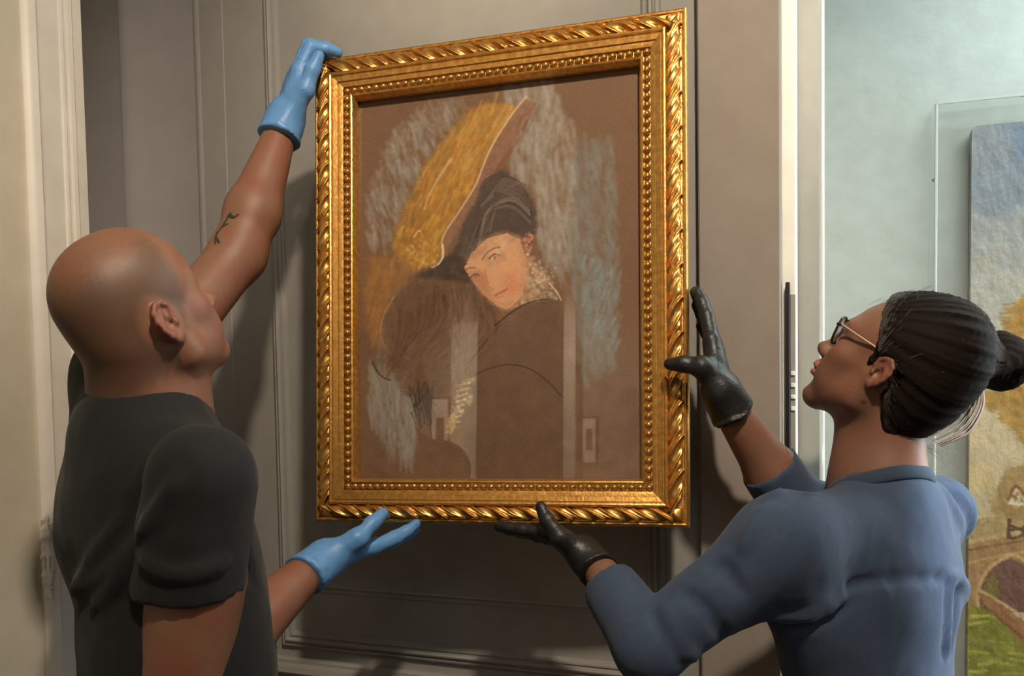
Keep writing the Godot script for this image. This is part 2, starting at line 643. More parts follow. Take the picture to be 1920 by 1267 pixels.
func left_casing() -> void:
	# the left wall runs square to the panelled wall and ends in a moulded casing
	var t := Transform3D(Basis(wall_at.basis.z, Vector3.UP, -wall_at.basis.x).orthonormalized(), at(60, 600, 1.45) * Vector3(1, 0, 1))
	# x runs toward the viewer, z points out of the wall (to the right)
	t.basis = Basis(wall_at.basis.z, Vector3.UP, wall_at.basis.z.cross(Vector3.UP))
	if t.basis.z.x < 0:
		t.basis.z = -t.basis.z
		t.basis.x = -t.basis.x
	var sgn := 1.0 if t.basis.x.z > 0 else -1.0      # +x toward the viewer?
	var w := Acc.new()
	var lo := Vector3(minf(sgn * -0.108, sgn * 1.35), 0, -0.16)
	var hi := Vector3(maxf(sgn * -0.108, sgn * 1.35), CEILING, 0)
	w.box(lo, hi)
	struct("wall_left", w.mesh(), M.cream, "cream plaster wall at the left edge of the picture", t)
	var poly := PackedVector2Array()
	# (distance along the casing away from the viewer, height)
	var prof := [[-0.002, 0.0], [-0.002, 0.006], [0.002, 0.012], [0.008, 0.016], [0.016, 0.018], [0.020, 0.013], [0.0225, 0.0125], [0.024, 0.010], [0.058, 0.010], [0.060, 0.0135], [0.064, 0.0145], [0.067, 0.011], [0.071, 0.011], [0.073, 0.0155], [0.079, 0.0165], [0.082, 0.0135], [0.098, 0.0135], [0.100, 0.011], [0.100, -0.16]]
	for q in prof:
		poly.append(Vector2(-sgn * q[0] * 1.2, q[1]))
	poly.append(Vector2(-sgn * 0.106, -0.16))
	poly.append(Vector2(-sgn * 0.106, 0.0))
	struct("trim_6", prism(poly, 0, CEILING, 0.5), M.casing, "moulded off-white door casing at the left, behind the man's back", t, "trim")
	# ornate escutcheon screwed to the casing
	var e := thing("escutcheon", "ornate cream painted escutcheon plate on the door casing behind the man's back", "door plate", t * Transform3D(Basis(), Vector3(sgn * 0.004, on_height(t, 87, 1040), 0.015)))
	var a := Acc.new()
	var out := PackedVector2Array()
	var half := 0.078
	for j in 41:
		var v := -1.0 + 2.0 * j / 40.0
		var ww := 0.0085 * (1.0 - pow(absf(v), 6.0)) + 0.0022 * cos(v * 13.0) + 0.0016 * cos(v * 29.0)
		if absf(v) > 0.9:
			ww = 0.005 * sqrt(maxf(0.0, 1.0 - pow((absf(v) - 0.9) / 0.1, 2.0))) + 0.0008
		out.append(Vector2(ww, v * half))
	for j in 40:
		for s in [-1.0, 1.0]:
			var p0 := Vector3(0, out[j].y, 0.010 + 0.002 * cos(out[j].y * 160.0))
			var p1 := Vector3(0, out[j + 1].y, 0.010 + 0.002 * cos(out[j + 1].y * 160.0))
			var q0 := Vector3(s * out[j].x, out[j].y, 0.004)
			var q1 := Vector3(s * out[j + 1].x, out[j + 1].y, 0.004)
			var r0 := Vector3(s * out[j].x, out[j].y, 0.0)
			var r1 := Vector3(s * out[j + 1].x, out[j + 1].y, 0.0)
			if s > 0:
				a.quad(p0, p1, q1, q0)
				a.quad(q0, q1, r1, r0)
			else:
				a.quad(p1, p0, q0, q1)
				a.quad(q1, q0, r0, r1)
	obj("plate", a.mesh(), M.casing, e)
	for s in [-1.0, 1.0]:
		var k := SphereMesh.new()
		k.radius = 0.0035
		k.height = 0.005
		k.radial_segments = 10
		k.rings = 5
		obj("screw", k, M.steel, e, Transform3D(Basis(), Vector3(0, s * 0.058, 0.0125)))
	var kn := ring(0.012, 0.03, PackedVector2Array([Vector2(0, 0), Vector2(0.0005, 0.003), Vector2(0.003, 0.0035), Vector2(0.004, 0.0)]))
	obj("keyhole_rim", kn, M.casing, e, Transform3D(Basis(), Vector3(0, -0.012, 0.0095)))


func on_height(t: Transform3D, px: float, py: float) -> float:
	var dir := eye_basis * Vector3((px - CENTRE.x) / FOCAL, (CENTRE.y - py) / FOCAL, -1.0)
	var d := Vector2(t.origin.x, t.origin.z).length()
	return EYE.y + dir.y * d / Vector2(dir.x, dir.z).length()


func doorway() -> void:
	# white lining of the opening, then the deeper grey jamb and its bright bead
	var e := wall_s(1467)
	var t := wall_at
	var w1 := on_plane(wall_at, 1495, 633, -0.05).x
	struct("door_1", box_mesh(Vector3(e - 0.02, 0, -0.075), Vector3(w1, CEILING, -0.002), 0.002), M.white, "narrow white lining board of the doorway edge, beside the beige pier", t, "door frame")
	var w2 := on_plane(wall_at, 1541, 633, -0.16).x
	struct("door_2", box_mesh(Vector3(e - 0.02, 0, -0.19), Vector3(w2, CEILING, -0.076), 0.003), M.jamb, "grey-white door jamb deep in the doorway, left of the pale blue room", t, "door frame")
	var w3 := on_plane(wall_at, 1546, 633, -0.19).x
	struct("trim_7", box_mesh(Vector3(w2 - 0.01, 0, -0.206), Vector3(w3, CEILING, -0.191), 0.002), M.white, "thin bright white bead at the inner edge of the door jamb", t, "trim")
	# thin black edged screen fixed flat against the jamb lining, seen edge on
	var top := on_plane(wall_at, 1480, 541, -0.06).y
	var s0 := on_plane(wall_at, 1474.0, 633, -0.0).x
	var s1 := on_plane(wall_at, 1482.0, 633, -0.0).x
	var sc := thing("door_leaf", "thin black edged glass door leaf seen edge on against the white doorway lining", "door", t * Transform3D(Basis(), Vector3(s0, 0, 0.0)))
	obj("edge", box_mesh(Vector3(0, 0.25, 0), Vector3(s1 - s0, top, 0.02), 0.001), M.black, sc)
	var s2 := on_plane(wall_at, 1492, 633, 0.0).x
	obj("panel", box_mesh(Vector3(s1 - s0, 0.25, 0.0), Vector3(s2 - s0, top - 0.02, 0.006), 0.001), M.jamb, sc)
	for j in 4:
		var y := on_plane(wall_at, 1486, 700 + j * 22, 0.0).y
		obj("white_block", box_mesh(Vector3(s1 - s0 + 0.001, y - 0.004, 0.006), Vector3(s2 - s0 - 0.001, y + 0.004, 0.010), 0.001), M.white, sc)  # small white blocks up the panel


func lamps() -> void:
	for l in lamp_list:
		if l.size() == 6:
			var bright := mat(l[3], 0.4)
			bright.emission_enabled = true
			bright.emission = l[3]
			bright.emission_energy_multiplier = 1.5
			var ws: Vector2 = l[2]
			var wn := struct("window_1", ring(ws.x + 0.16, ws.y + 0.16, PackedVector2Array([Vector2(0, 0), Vector2(0, 0.03), Vector2(0.07, 0.035), Vector2(0.08, 0.0)])), M.white, "unseen white framed window placed to light the pale blue room from the right", Transform3D(Basis(Vector3.UP, -PI / 2), l[1] + Vector3(0.03, 0, 0)), "window")
			obj("pane", box_mesh(Vector3(-ws.x / 2, -ws.y / 2, 0.0), Vector3(ws.x / 2, ws.y / 2, 0.01)), bright, wn)  # glowing pane of the unseen window
			continue
		var glow := mat(l[3], 0.4)
		glow.emission_enabled = true
		glow.emission = l[3]
		if l.size() == 5:  # track fittings out of view, one at each unseen spot
			glow.emission_energy_multiplier = 4.0
			var from: Vector3 = l[1]
			var dir: Vector3 = (l[2] - from).normalized()
			var b := Basis.looking_at(dir, Vector3.RIGHT)
			var o := thing("unseen_track_spotlight", ("unseen white track spotlight above the viewer aimed at the gilt frame" if l[0] == "unseen_picture_spotlight" else "unseen white track spotlight placed to light the cream door casing" if l[0] == "unseen_casing_spotlight" else "unseen white track spotlight placed to light the grey wall above the gilt frame" if l[0] == "unseen_wall_spotlight" else "unseen white track spotlight placed to light the back of the woman in blue" if l[0] == "unseen_woman_spotlight" else "unseen white track spotlight placed to light the two mounted prints behind the viewer"), "spotlight", Transform3D(b, from))
			# housing: an open turned can behind the lamp, and a stem up to the ceiling
			var a := Acc.new()
			var k := 20
			var pr := [[0.062, 0.02], [0.066, 0.02], [0.066, 0.13], [0.03, 0.15], [0.0, 0.15]]
			for j in pr.size() - 1:
				for s in k:
					var t0 := TAU * s / k
					var t1 := TAU * (s + 1) / k
					var p := [Vector3(cos(t0) * pr[j][0], sin(t0) * pr[j][0], pr[j][1]), Vector3(cos(t1) * pr[j][0], sin(t1) * pr[j][0], pr[j][1]), Vector3(cos(t1) * pr[j + 1][0], sin(t1) * pr[j + 1][0], pr[j + 1][1]), Vector3(cos(t0) * pr[j + 1][0], sin(t0) * pr[j + 1][0], pr[j + 1][1])]
					a.quad(p[0], p[1], p[2], p[3])
			obj("housing", a.mesh(), M.white, o)
			var disc := CylinderMesh.new()
			disc.top_radius = 0.06
			disc.bottom_radius = 0.06
			disc.height = 0.01
			obj("bulb", disc, glow, o, Transform3D(Basis(Vector3.RIGHT, PI / 2), Vector3(0, 0, 0.062)))
			var up := b.inverse() * Vector3.UP
			obj("stem", tube(PackedVector3Array([Vector3(0, 0, 0.13), b.inverse() * (Vector3(from.x, CEILING, from.z) - from)]), even(2, 0.012), 8), M.white, o)
		else:
			glow.emission_energy_multiplier = 1.2  # panels out of view: the added fill and the next room's cool light
			var sz: Vector2 = l[2]
			var o := thing("unseen_light_panel", ("added fill light panel on the ceiling over the viewer's side of the gallery" if l[0] == "added_fill_panel" else "unseen cool white ceiling panel placed to light the pale blue room"), "ceiling light", Transform3D(Basis(), l[1]))
			obj("diffuser", box_mesh(Vector3(-sz.x / 2, -0.008, -sz.y / 2), Vector3(sz.x / 2, 0.03, sz.y / 2)), glow, o)
			obj("rim", ring(sz.x + 0.06, sz.y + 0.06, PackedVector2Array([Vector2(0, -0.05), Vector2(0, 0.006), Vector2(0.03, 0.006), Vector2(0.03, -0.05)])), M.white, o, Transform3D(Basis(Vector3.RIGHT, PI / 2), Vector3.ZERO))


func back_of_room() -> void:
	# out of view, placed for the picture glass to mirror: pale casings, a dark panel, two mounted prints
	struct("trim_8", box_mesh(Vector3(-1.81, 0, 2.58), Vector3(-1.71, 3.0, 2.65), 0.006), M.casing, "narrow pale door casing on the wall behind the viewer", Transform3D(), "trim")
	struct("trim_9", box_mesh(Vector3(-2.80, 0, 2.60), Vector3(-2.56, 2.75, 2.65), 0.006), M.casing, "broad pale pilaster on the wall behind the viewer", Transform3D(), "trim")
	struct("door_3", box_mesh(Vector3(-2.55, 0, 2.60), Vector3(-1.82, 3.0, 2.65), 0.004), M.backboard, "unseen dark brown door panel behind the viewer, mirrored dark in the picture glass", Transform3D(), "door")  # panel placed so the glass mirrors a dark doorway
	for q in [[-3.01, 1.56, 0.18, 0.62, "tall white mounted print on the wall behind the viewer"], [-1.69, 1.63, 0.12, 0.34, "small white mounted print beside the pale casing behind the viewer"]]:
		var x: float = q[0]
		var y: float = q[1]
		var w: float = q[2]
		var h: float = q[3]
		var o := thing("print", q[4], "picture", Transform3D(Basis(Vector3.UP, PI), Vector3(x + w / 2, y + h / 2, 2.648)), "mounted prints behind the viewer")
		obj("frame", ring(w, h, PackedVector2Array([Vector2(0, 0), Vector2(0, 0.02), Vector2(0.008, 0.02), Vector2(0.008, 0.008)])), M.backboard, o)
		obj("mount", box_mesh(Vector3(-w / 2 + 0.006, -h / 2 + 0.006, 0.001), Vector3(w / 2 - 0.006, h / 2 - 0.006, 0.009)), M.white, o)
		obj("sheet", box_mesh(Vector3(-w * 0.22, -h * 0.22, 0.009), Vector3(w * 0.22, h * 0.24, 0.0098)), M.backboard, o)


# ------------------------------------------------------------------ the framed portrait
const FW := 0.671
const FH := 0.85
const SIGHT := 0.079


func framed_portrait() -> void:
	var o := thing("framed_portrait", "gilt framed pastel portrait of a lady in a large golden hat, held between two people", "painting", frame_at)
	var prof := PackedVector2Array()
	for q in [[0.03, -0.024], [0.0005, -0.024], [0, -0.023], [0, 0.002], [0.0008, 0.0075], [0.0026, 0.0110], [0.0050, 0.0122], [0.0074, 0.0115], [0.0086, 0.0085], [0.0095, 0.0085], [0.031, 0.0095], [0.0325, 0.0115], [0.033, 0.019], [0.0345, 0.0215], [0.037, 0.0222], [0.0395, 0.021], [0.0402, 0.0175], [0.0416, 0.0172], [0.0426, 0.019], [0.050, 0.0168], [0.0505, 0.0135], [0.0525, 0.0132], [0.0585, 0.0112], [0.0592, 0.005], [0.0712, 0.005], [0.0718, 0.0095], [0.0735, 0.0105], [0.0755, 0.0095], [0.0775, 0.004], [0.0788, -0.001], [SIGHT, -0.008], [SIGHT, -0.012]]:
		prof.append(Vector2(q[0], q[1]))
	obj("moulding", ring(FW, FH, prof), M.gilt, o)
	# beads in the channel round the sight edge
	var bead := SphereMesh.new()
	bead.radius = 0.0058
	bead.height = 0.0116
	bead.radial_segments = 12
	bead.rings = 7
	var t := 0.0652
	for side in 4:
		var across := side < 2
		var length := (FW if across else FH) - 2 * t
		var n := roundi(length / (0.0144 if across else 0.0146))
		for j in (range(0, n + 1) if across else range(1, n)):
			var s: float = -length / 2 + length * j / n
			var q := Vector3(s, (FH / 2 - t) * (1 if side == 0 else -1), 0.0078) if across else Vector3((FW / 2 - t) * (1 if side == 2 else -1), s, 0.0078)
			obj("bead", bead, M.bead, o, Transform3D(Basis().scaled(Vector3(1.12, 0.96, 1) if across else Vector3(0.96, 1.12, 1)), q))
	# carved ribbon turns wound round the outer rod
	var rod := 0.0222
	for side in 4:
		var across := side < 2
		var full := (FW if across else FH) - 2 * rod
		var usable := full - 0.020
		var n := 11 if across else 14
		var unit := usable / n
		var mesh := ribbon_turn(unit)
		for j in n:
			var s := -usable / 2 + unit * (j + 0.5)
			var b := Basis()
			var q := Vector3()
			match side:
				0: q = Vector3(s, FH / 2 - rod, 0.0098)
				1:
					q = Vector3(-s, -FH / 2 + rod, 0.0098)
					b = Basis(Vector3.BACK, PI)
				2:
					q = Vector3(FW / 2 - rod, -s, 0.0098)
					b = Basis(Vector3.BACK, -PI / 2)
				3:
					q = Vector3(-FW / 2 + rod, s, 0.0098)
					b = Basis(Vector3.BACK, PI / 2)
			obj("ribbon_turn", mesh, M.gilt, o, Transform3D(b, q))
	for sx in [-1.0, 1.0]:
		for sy in [-1.0, 1.0]:
			obj("corner_leaf", corner_leaf(sx, sy), M.gilt, o, Transform3D(Basis(), Vector3(sx * (FW / 2 - rod), sy * (FH / 2 - rod), 0.0085)))
	var sw := FW - 2 * SIGHT
	var sh := FH - 2 * SIGHT
	var pm := mat(Color.WHITE, 0.85)
	pm.albedo_texture = portrait_texture()
	obj("pastel_sheet", picture_board(sw + 0.012, sh + 0.012, 0.003), pm, o, Transform3D(Basis(), Vector3(0, 0, -0.0165)))
	var pane := QuadMesh.new()
	pane.size = Vector2(sw + 0.008, sh + 0.008)
	obj("glass_pane", pane, M.glass, o, Transform3D(Basis(), Vector3(0, 0, -0.011)))
	obj("back_board", box_mesh(Vector3(-sw / 2 - 0.03, -sh / 2 - 0.03, -0.030), Vector3(sw / 2 + 0.03, sh / 2 + 0.03, -0.021), 0.002), M.backboard, o)
	# little brass hanging eye on the top edge
	var eye := TorusMesh.new()
	eye.inner_radius = 0.0022
	eye.outer_radius = 0.0042
	eye.rings = 14
	eye.ring_segments = 6
	obj("hanging_eye", eye, M.bead, o, Transform3D(Basis(Vector3.RIGHT, PI / 2), Vector3(0.15, FH / 2 + 0.003, -0.012)))


func picture_board(w: float, h: float, d: float) -> ArrayMesh:
	# a thin board with the picture on its front
	var a := Acc.new()
	a.box(Vector3(-w / 2, -h / 2, -d), Vector3(w / 2, h / 2, 0))
	for p in a.v:
		a.uv.append(Vector2(p.x / w + 0.5, 0.5 - p.y / h))
	return a.mesh()


func ribbon_turn(unit: float) -> ArrayMesh:
	# one turn of ribbon, crossing a half round rod that runs along x; the outer side of the frame is +y
	var a := Acc.new()
	var nu := 26
	var nv := 22
	for iv in nv + 1:
		var phi := lerpf(-1.95, 1.95, float(iv) / nv)       # 0 = straight out of the wall, + = the outer side
		var half := 0.30 * pow(maxf(0.0, cos(phi * 0.84)), 0.55) + 0.015
		for iu in nu + 1:
			var q := float(iu) / nu - 0.5
			var r := 0.0122
			var e := absf(q) / half
			# a dished leaf with rolled edges, undercut where it meets the bare rod
			var rim := exp(-pow((e - 0.90) / 0.16, 2.0))
			var dish := smoothstep(0.95, 0.25, e)
			var gap := smoothstep(1.0, 1.12, e)
			var fade := smoothstep(1.95, 1.25, absf(phi))
			r += (0.0042 * rim * (1.0 if q < 0.0 else 0.7) - 0.0026 * dish - 0.0022 * gap * smoothstep(1.9, 1.15, e)) * fade
			# the bare rod between leaves is cut flat on its two faces
			r -= 0.0010 * gap * cos(4.0 * phi)
			var shear := 0.20 * phi + 0.16 * sin(1.5 * phi)
			var x := (q - shear) * unit
			a.v.append(Vector3(x, sin(phi) * r, cos(phi) * r))
			a.n.append(Vector3.ZERO)
	for iv in nv:
		for iu in nu:
			var p := iv * (nu + 1) + iu
			a.i.append_array([p, p + nu + 1, p + nu + 2, p, p + nu + 2, p + 1])
	fix_normals(a, 0)
	return a.mesh()


func corner_leaf(sx: float, sy: float) -> ArrayMesh:
	# a small folded leaf that covers the mitre
	var a := Acc.new()
	var n := 12
	for iu in n + 1:
		for iv in n + 1:
			var u := lerpf(-1.0, 1.0, float(iu) / n)
			var v := lerpf(-1.0, 1.0, float(iv) / n)
			var d := 1.0 - maxf(absf(u), absf(v))
			var r := 0.0135
			var ridge := absf(u * sx - v * sy)
			var h := 0.014 * sqrt(clampf(1.0 - 0.5 * (u * u + v * v), 0.0, 1.0)) - 0.0035 * smoothstep(0.0, 0.22, ridge) + 0.0018 * cos(ridge * 13.0)
			a.v.append(Vector3(u * r, v * r, h * smoothstep(0.0, 0.25, d) - 0.002))
			a.n.append(Vector3.ZERO)
	for iu in n:
		for iv in n:
			var p := iu * (n + 1) + iv
			a.i.append_array([p, p + 1, p + n + 2, p, p + n + 2, p + n + 1])
	fix_normals(a, 0)
	return a.mesh()


func fix_normals(a: Acc, from: int) -> void:
	# smooth normals out of the faces (front faces run clockwise)
	for t in range(0, a.i.size(), 3):
		var p := a.i[t]
		if p < from:
			continue
		var q := a.i[t + 1]
		var r := a.i[t + 2]
		var nn := (a.v[r] - a.v[p]).cross(a.v[q] - a.v[p])
		a.n[p] += nn
		a.n[q] += nn
		a.n[r] += nn
	for j in range(from, a.n.size()):
		a.n[j] = a.n[j].normalized()


# ------------------------------------------------------------------ bodies: smooth unions of tapered bones, meshed as surface nets
class Field:
	var kind := PackedInt32Array()      # 0 tapered capsule, 1 ellipsoid, 2 half space
	var cutting := PackedInt32Array()
	var a := PackedVector3Array()
	var b := PackedVector3Array()
	var ra := PackedFloat32Array()
	var rb := PackedFloat32Array()
	var k := PackedFloat32Array()
	var axes: Array[Basis] = []
	var extra = null
	var reach := 0.0

	func put(kind_: int, a_: Vector3, b_: Vector3, ra_: float, rb_: float, k_: float, basis: Basis, cut: bool) -> void:
		kind.append(kind_)
		cutting.append(1 if cut else 0)
		a.append(a_)
		b.append(b_)
		ra.append(ra_)
		rb.append(rb_)
		k.append(maxf(k_, 0.0005))
		axes.append(basis)

	func cap(p: Vector3, q: Vector3, rp: float, rq: float, blend := 0.01, cut := false) -> void:
		put(0, p, q, rp, rq, blend, Basis(), cut)

	func ball(p: Vector3, r: float, blend := 0.01, cut := false) -> void:
		put(0, p, p + Vector3(0, 0.0001, 0), r, r, blend, Basis(), cut)

	func ell(c: Vector3, r: Vector3, blend := 0.01, basis := Basis(), cut := false) -> void:
		put(1, c, r, 0, 0, blend, basis.transposed(), cut)

	func shear_off(p: Vector3, n: Vector3, blend := 0.004) -> void:
		# takes away what lies on the side n points to
		put(2, p, n.normalized(), 0, 0, blend, Basis(), true)

	func one(j: int, p: Vector3) -> float:
		var t := kind[j]
		if t == 0:
			var pa := p - a[j]
			var ba := b[j] - a[j]
			var h := clampf(pa.dot(ba) / ba.dot(ba), 0.0, 1.0)
			return (pa - ba * h).length() - lerpf(ra[j], rb[j], h)
		if t == 1:
			var q: Vector3 = (axes[j] * (p - a[j])) / b[j]
			var k0 := q.length()
			var k1 := (q / b[j]).length()
			return k0 * (k0 - 1.0) / k1 if k1 > 0.0001 else -0.02
		return -(p - a[j]).dot(b[j])

	func value(p: Vector3, ids: PackedInt32Array) -> float:
		var d := 1.0
		for j in ids:
			var e := one(j, p)
			var kk := k[j]
			if cutting[j]:
				e = -e
				if e > d - kk:
					var h := maxf(kk - absf(d - e), 0.0)
					d = maxf(d, e) + h * h * 0.25 / kk
			elif e < d + kk:
				var h := maxf(kk - absf(d - e), 0.0)
				d = minf(d, e) - h * h * 0.25 / kk
		return d

	func all_ids() -> PackedInt32Array:
		return PackedInt32Array(range(kind.size()))

	func bounds() -> AABB:
		var lo := Vector3(1e9, 1e9, 1e9)
		var hi := -lo
		for j in kind.size():
			if cutting[j]:
				continue
			if kind[j] == 0:
				var r := maxf(ra[j], rb[j])
				var m := Vector3(r, r, r)
				lo = lo.min(a[j] - m).min(b[j] - m)
				hi = hi.max(a[j] + m).max(b[j] + m)
			elif kind[j] == 1:
				var inv := axes[j].transposed()
				var e := Vector3()
				for c in 3:
					e[c] = sqrt(pow(inv.x[c] * b[j].x, 2) + pow(inv.y[c] * b[j].y, 2) + pow(inv.z[c] * b[j].z, 2))
				lo = lo.min(a[j] - e)
				hi = hi.max(a[j] + e)
		return AABB(lo, hi - lo).grow(0.012)

	func near(p: Vector3) -> Vector3:
		# the nearest point of the skin, by following the slope
		var ids := close_ids(p)
		for n in 6:
			var d := value(p, ids)
			var g := Vector3(value(p + Vector3(0.001, 0, 0), ids) - d, value(p + Vector3(0, 0.001, 0), ids) - d, value(p + Vector3(0, 0, 0.001), ids) - d) / 0.001
			p -= g * d / maxf(g.length_squared(), 0.1)
		return p

	func close_ids(p: Vector3) -> PackedInt32Array:
		var out := PackedInt32Array()
		for j in kind.size():
			if absf(one(j, p)) < 0.16:
				out.append(j)
		return out

	func slope(p: Vector3) -> Vector3:
		var ids := close_ids(p)
		var d := value(p, ids)
		return Vector3(value(p + Vector3(0.001, 0, 0), ids) - d, value(p + Vector3(0, 0.001, 0), ids) - d, value(p + Vector3(0, 0, 0.001), ids) - d).normalized()


func fold(f: Field, pts: Array, r: float, blend: float) -> void:
	# a soft ridge (r above 0) or furrow (below 0) lying on the surface along three points
	var path := smooth_path(pts, 4)
	var q := []
	for p in path:
		var s := f.near(p)
		q.append(s - f.slope(s) * r * 0.45)
	var n := q.size() - 1
	for j in n:
		var w0 := absf(r) * (0.35 + 0.65 * sin(PI * (j + 0.3) / (n + 0.6)))
		var w1 := absf(r) * (0.35 + 0.65 * sin(PI * (j + 1.3) / (n + 1.6)))
		f.cap(q[j], q[j + 1], w0, w1, blend, r < 0)


func mesh_field(f: Field, acc: Acc, cell: float, colour = null, inside = null, outside = null) -> void:
	# surface nets over blocks of cells near the surface; «inside» and «outside» are boxes that limit the cells used
	var box := f.bounds()
	if inside != null:
		box = box.intersection(inside)
	var lo := (box.position / cell).floor() * cell
	var nx := int(ceil((box.end.x - lo.x) / cell)) + 1
	var ny := int(ceil((box.end.y - lo.y) / cell)) + 1
	var nz := int(ceil((box.end.z - lo.z) / cell)) + 1
	var sx := nx + 1
	var sxy := sx * (ny + 1)
	var grid := PackedFloat32Array()
	grid.resize(sxy * (nz + 1))
	grid.fill(9.0)
	var slots := PackedInt32Array()
	slots.resize(grid.size())
	slots.fill(-1)
	var cells := PackedInt32Array()
	var nb := 6
	var rad := cell * nb * 0.8661
	var everything := f.all_ids()
	var base := acc.v.size()
	var has_extra := f.extra != null
	var amp := f.reach
	var step := [0, 1, sx, sx + 1, sxy, sxy + 1, sxy + sx, sxy + sx + 1]
	var active: Array[Vector3i] = []
	for bz in range(0, nz, nb):
		for by in range(0, ny, nb):
			for bx in range(0, nx, nb):
				var c := lo + Vector3(bx + nb * 0.5, by + nb * 0.5, bz + nb * 0.5) * cell
				if outside != null and outside.grow(-rad * 1.2).has_point(c):
					continue
				var dm := 1e9
				var ds := PackedFloat32Array()
				for j in everything:
					var e := f.one(j, c)
					ds.append(e)
					if not f.cutting[j]:
						dm = minf(dm, e)
				if dm > rad * 1.25 + 0.03 + amp:
					continue
				var full := f.value(c, everything)
				if absf(full) > rad * 1.6 + amp + 0.004:
					continue
				var ids := PackedInt32Array()
				for j in everything:
					if f.cutting[j]:
						if ds[j] < rad * 1.3 + f.k[j] + 0.01:
							ids.append(j)
					elif ds[j] < dm + 2.2 * rad + f.k[j] * 1.2:
						ids.append(j)
				active.append(Vector3i(bx, by, bz))
				for z in range(bz, mini(bz + nb, nz) + 1):
					for y in range(by, mini(by + nb, ny) + 1):
						var at_row := z * sxy + y * sx
						for x in range(bx, mini(bx + nb, nx) + 1):
							if grid[at_row + x] > 8.0:
								var p := lo + Vector3(x, y, z) * cell
								var d := f.value(p, ids)
								if has_extra and absf(d) < 0.03:
									d += f.extra.call(p)
								grid[at_row + x] = d
	# one vertex in every cell that the surface crosses
	for blk in active:
		for z in range(blk.z, mini(blk.z + nb, nz)):
			for y in range(blk.y, mini(blk.y + nb, ny)):
				for x in range(blk.x, mini(blk.x + nb, nx)):
					var o := z * sxy + y * sx + x
					var m := 0
					for q in 8:
						if grid[o + step[q]] < 0.0:
							m |= 1 << q
					if m == 0 or m == 255:
						continue
					if outside != null or inside != null:
						var cc := lo + Vector3(x + 0.5, y + 0.5, z + 0.5) * cell
						if outside != null and outside.has_point(cc):
							continue
						if inside != null and not inside.has_point(cc):
							continue
					var sum := Vector3()
					var cnt := 0
					for e in [[0, 1], [2, 3], [4, 5], [6, 7], [0, 2], [1, 3], [4, 6], [5, 7], [0, 4], [1, 5], [2, 6], [3, 7]]:
						var q0: int = e[0]
						var q1: int = e[1]
						if ((m >> q0) & 1) != ((m >> q1) & 1):
							var d0 := grid[o + step[q0]]
							var d1 := grid[o + step[q1]]
							var t := d0 / (d0 - d1)
							var p0 := Vector3(q0 & 1, (q0 >> 1) & 1, q0 >> 2)
							var p1 := Vector3(q1 & 1, (q1 >> 1) & 1, q1 >> 2)
							sum += p0.lerp(p1, t)
							cnt += 1
					slots[o] = acc.v.size()
					cells.append(o)
					acc.v.append(lo + (Vector3(x, y, z) + sum / cnt) * cell)
					acc.n.append(Vector3.ZERO)
	for o in cells:
		var d0 := grid[o]
		for ax in 3:
			var up: int = [1, sx, sxy][ax]
			var d1 := grid[o + up]
			if (d0 < 0.0) == (d1 < 0.0):
				continue
			var u: int = [sx, sxy, 1][ax]
			var w: int = [sxy, 1, sx][ax]
			if o - u - w < 0:
				continue
			var v0 := slots[o]
			var v1 := slots[o - u]
			var v2 := slots[o - u - w]
			var v3 := slots[o - w]
			if v1 < 0 or v2 < 0 or v3 < 0:
				continue
			if d0 < 0.0:
				acc.i.append_array([v0, v2, v1, v0, v3, v2])
			else:
				acc.i.append_array([v0, v1, v2, v0, v2, v3])
	fix_normals(acc, base)
	if colour != null:
		for j in range(base, acc.v.size()):
			acc.c.append(colour.call(acc.v[j]))


# ---- heads: local axes f (forward), u (up), s (toward the side that is seen); origin between the ears
class Skull:
	var o: Vector3
	var f: Vector3
	var u: Vector3
	var s: Vector3
	var k := 1.0
	func at(x: float, y: float, z := 0.0) -> Vector3:
		return o + (f * x + u * y + s * z) * k
	func back(p: Vector3) -> Vector3:
		var d := (p - o) / k
		return Vector3(d.dot(f), d.dot(u), d.dot(s))
	func axes() -> Basis:
		return Basis(f, u, s)


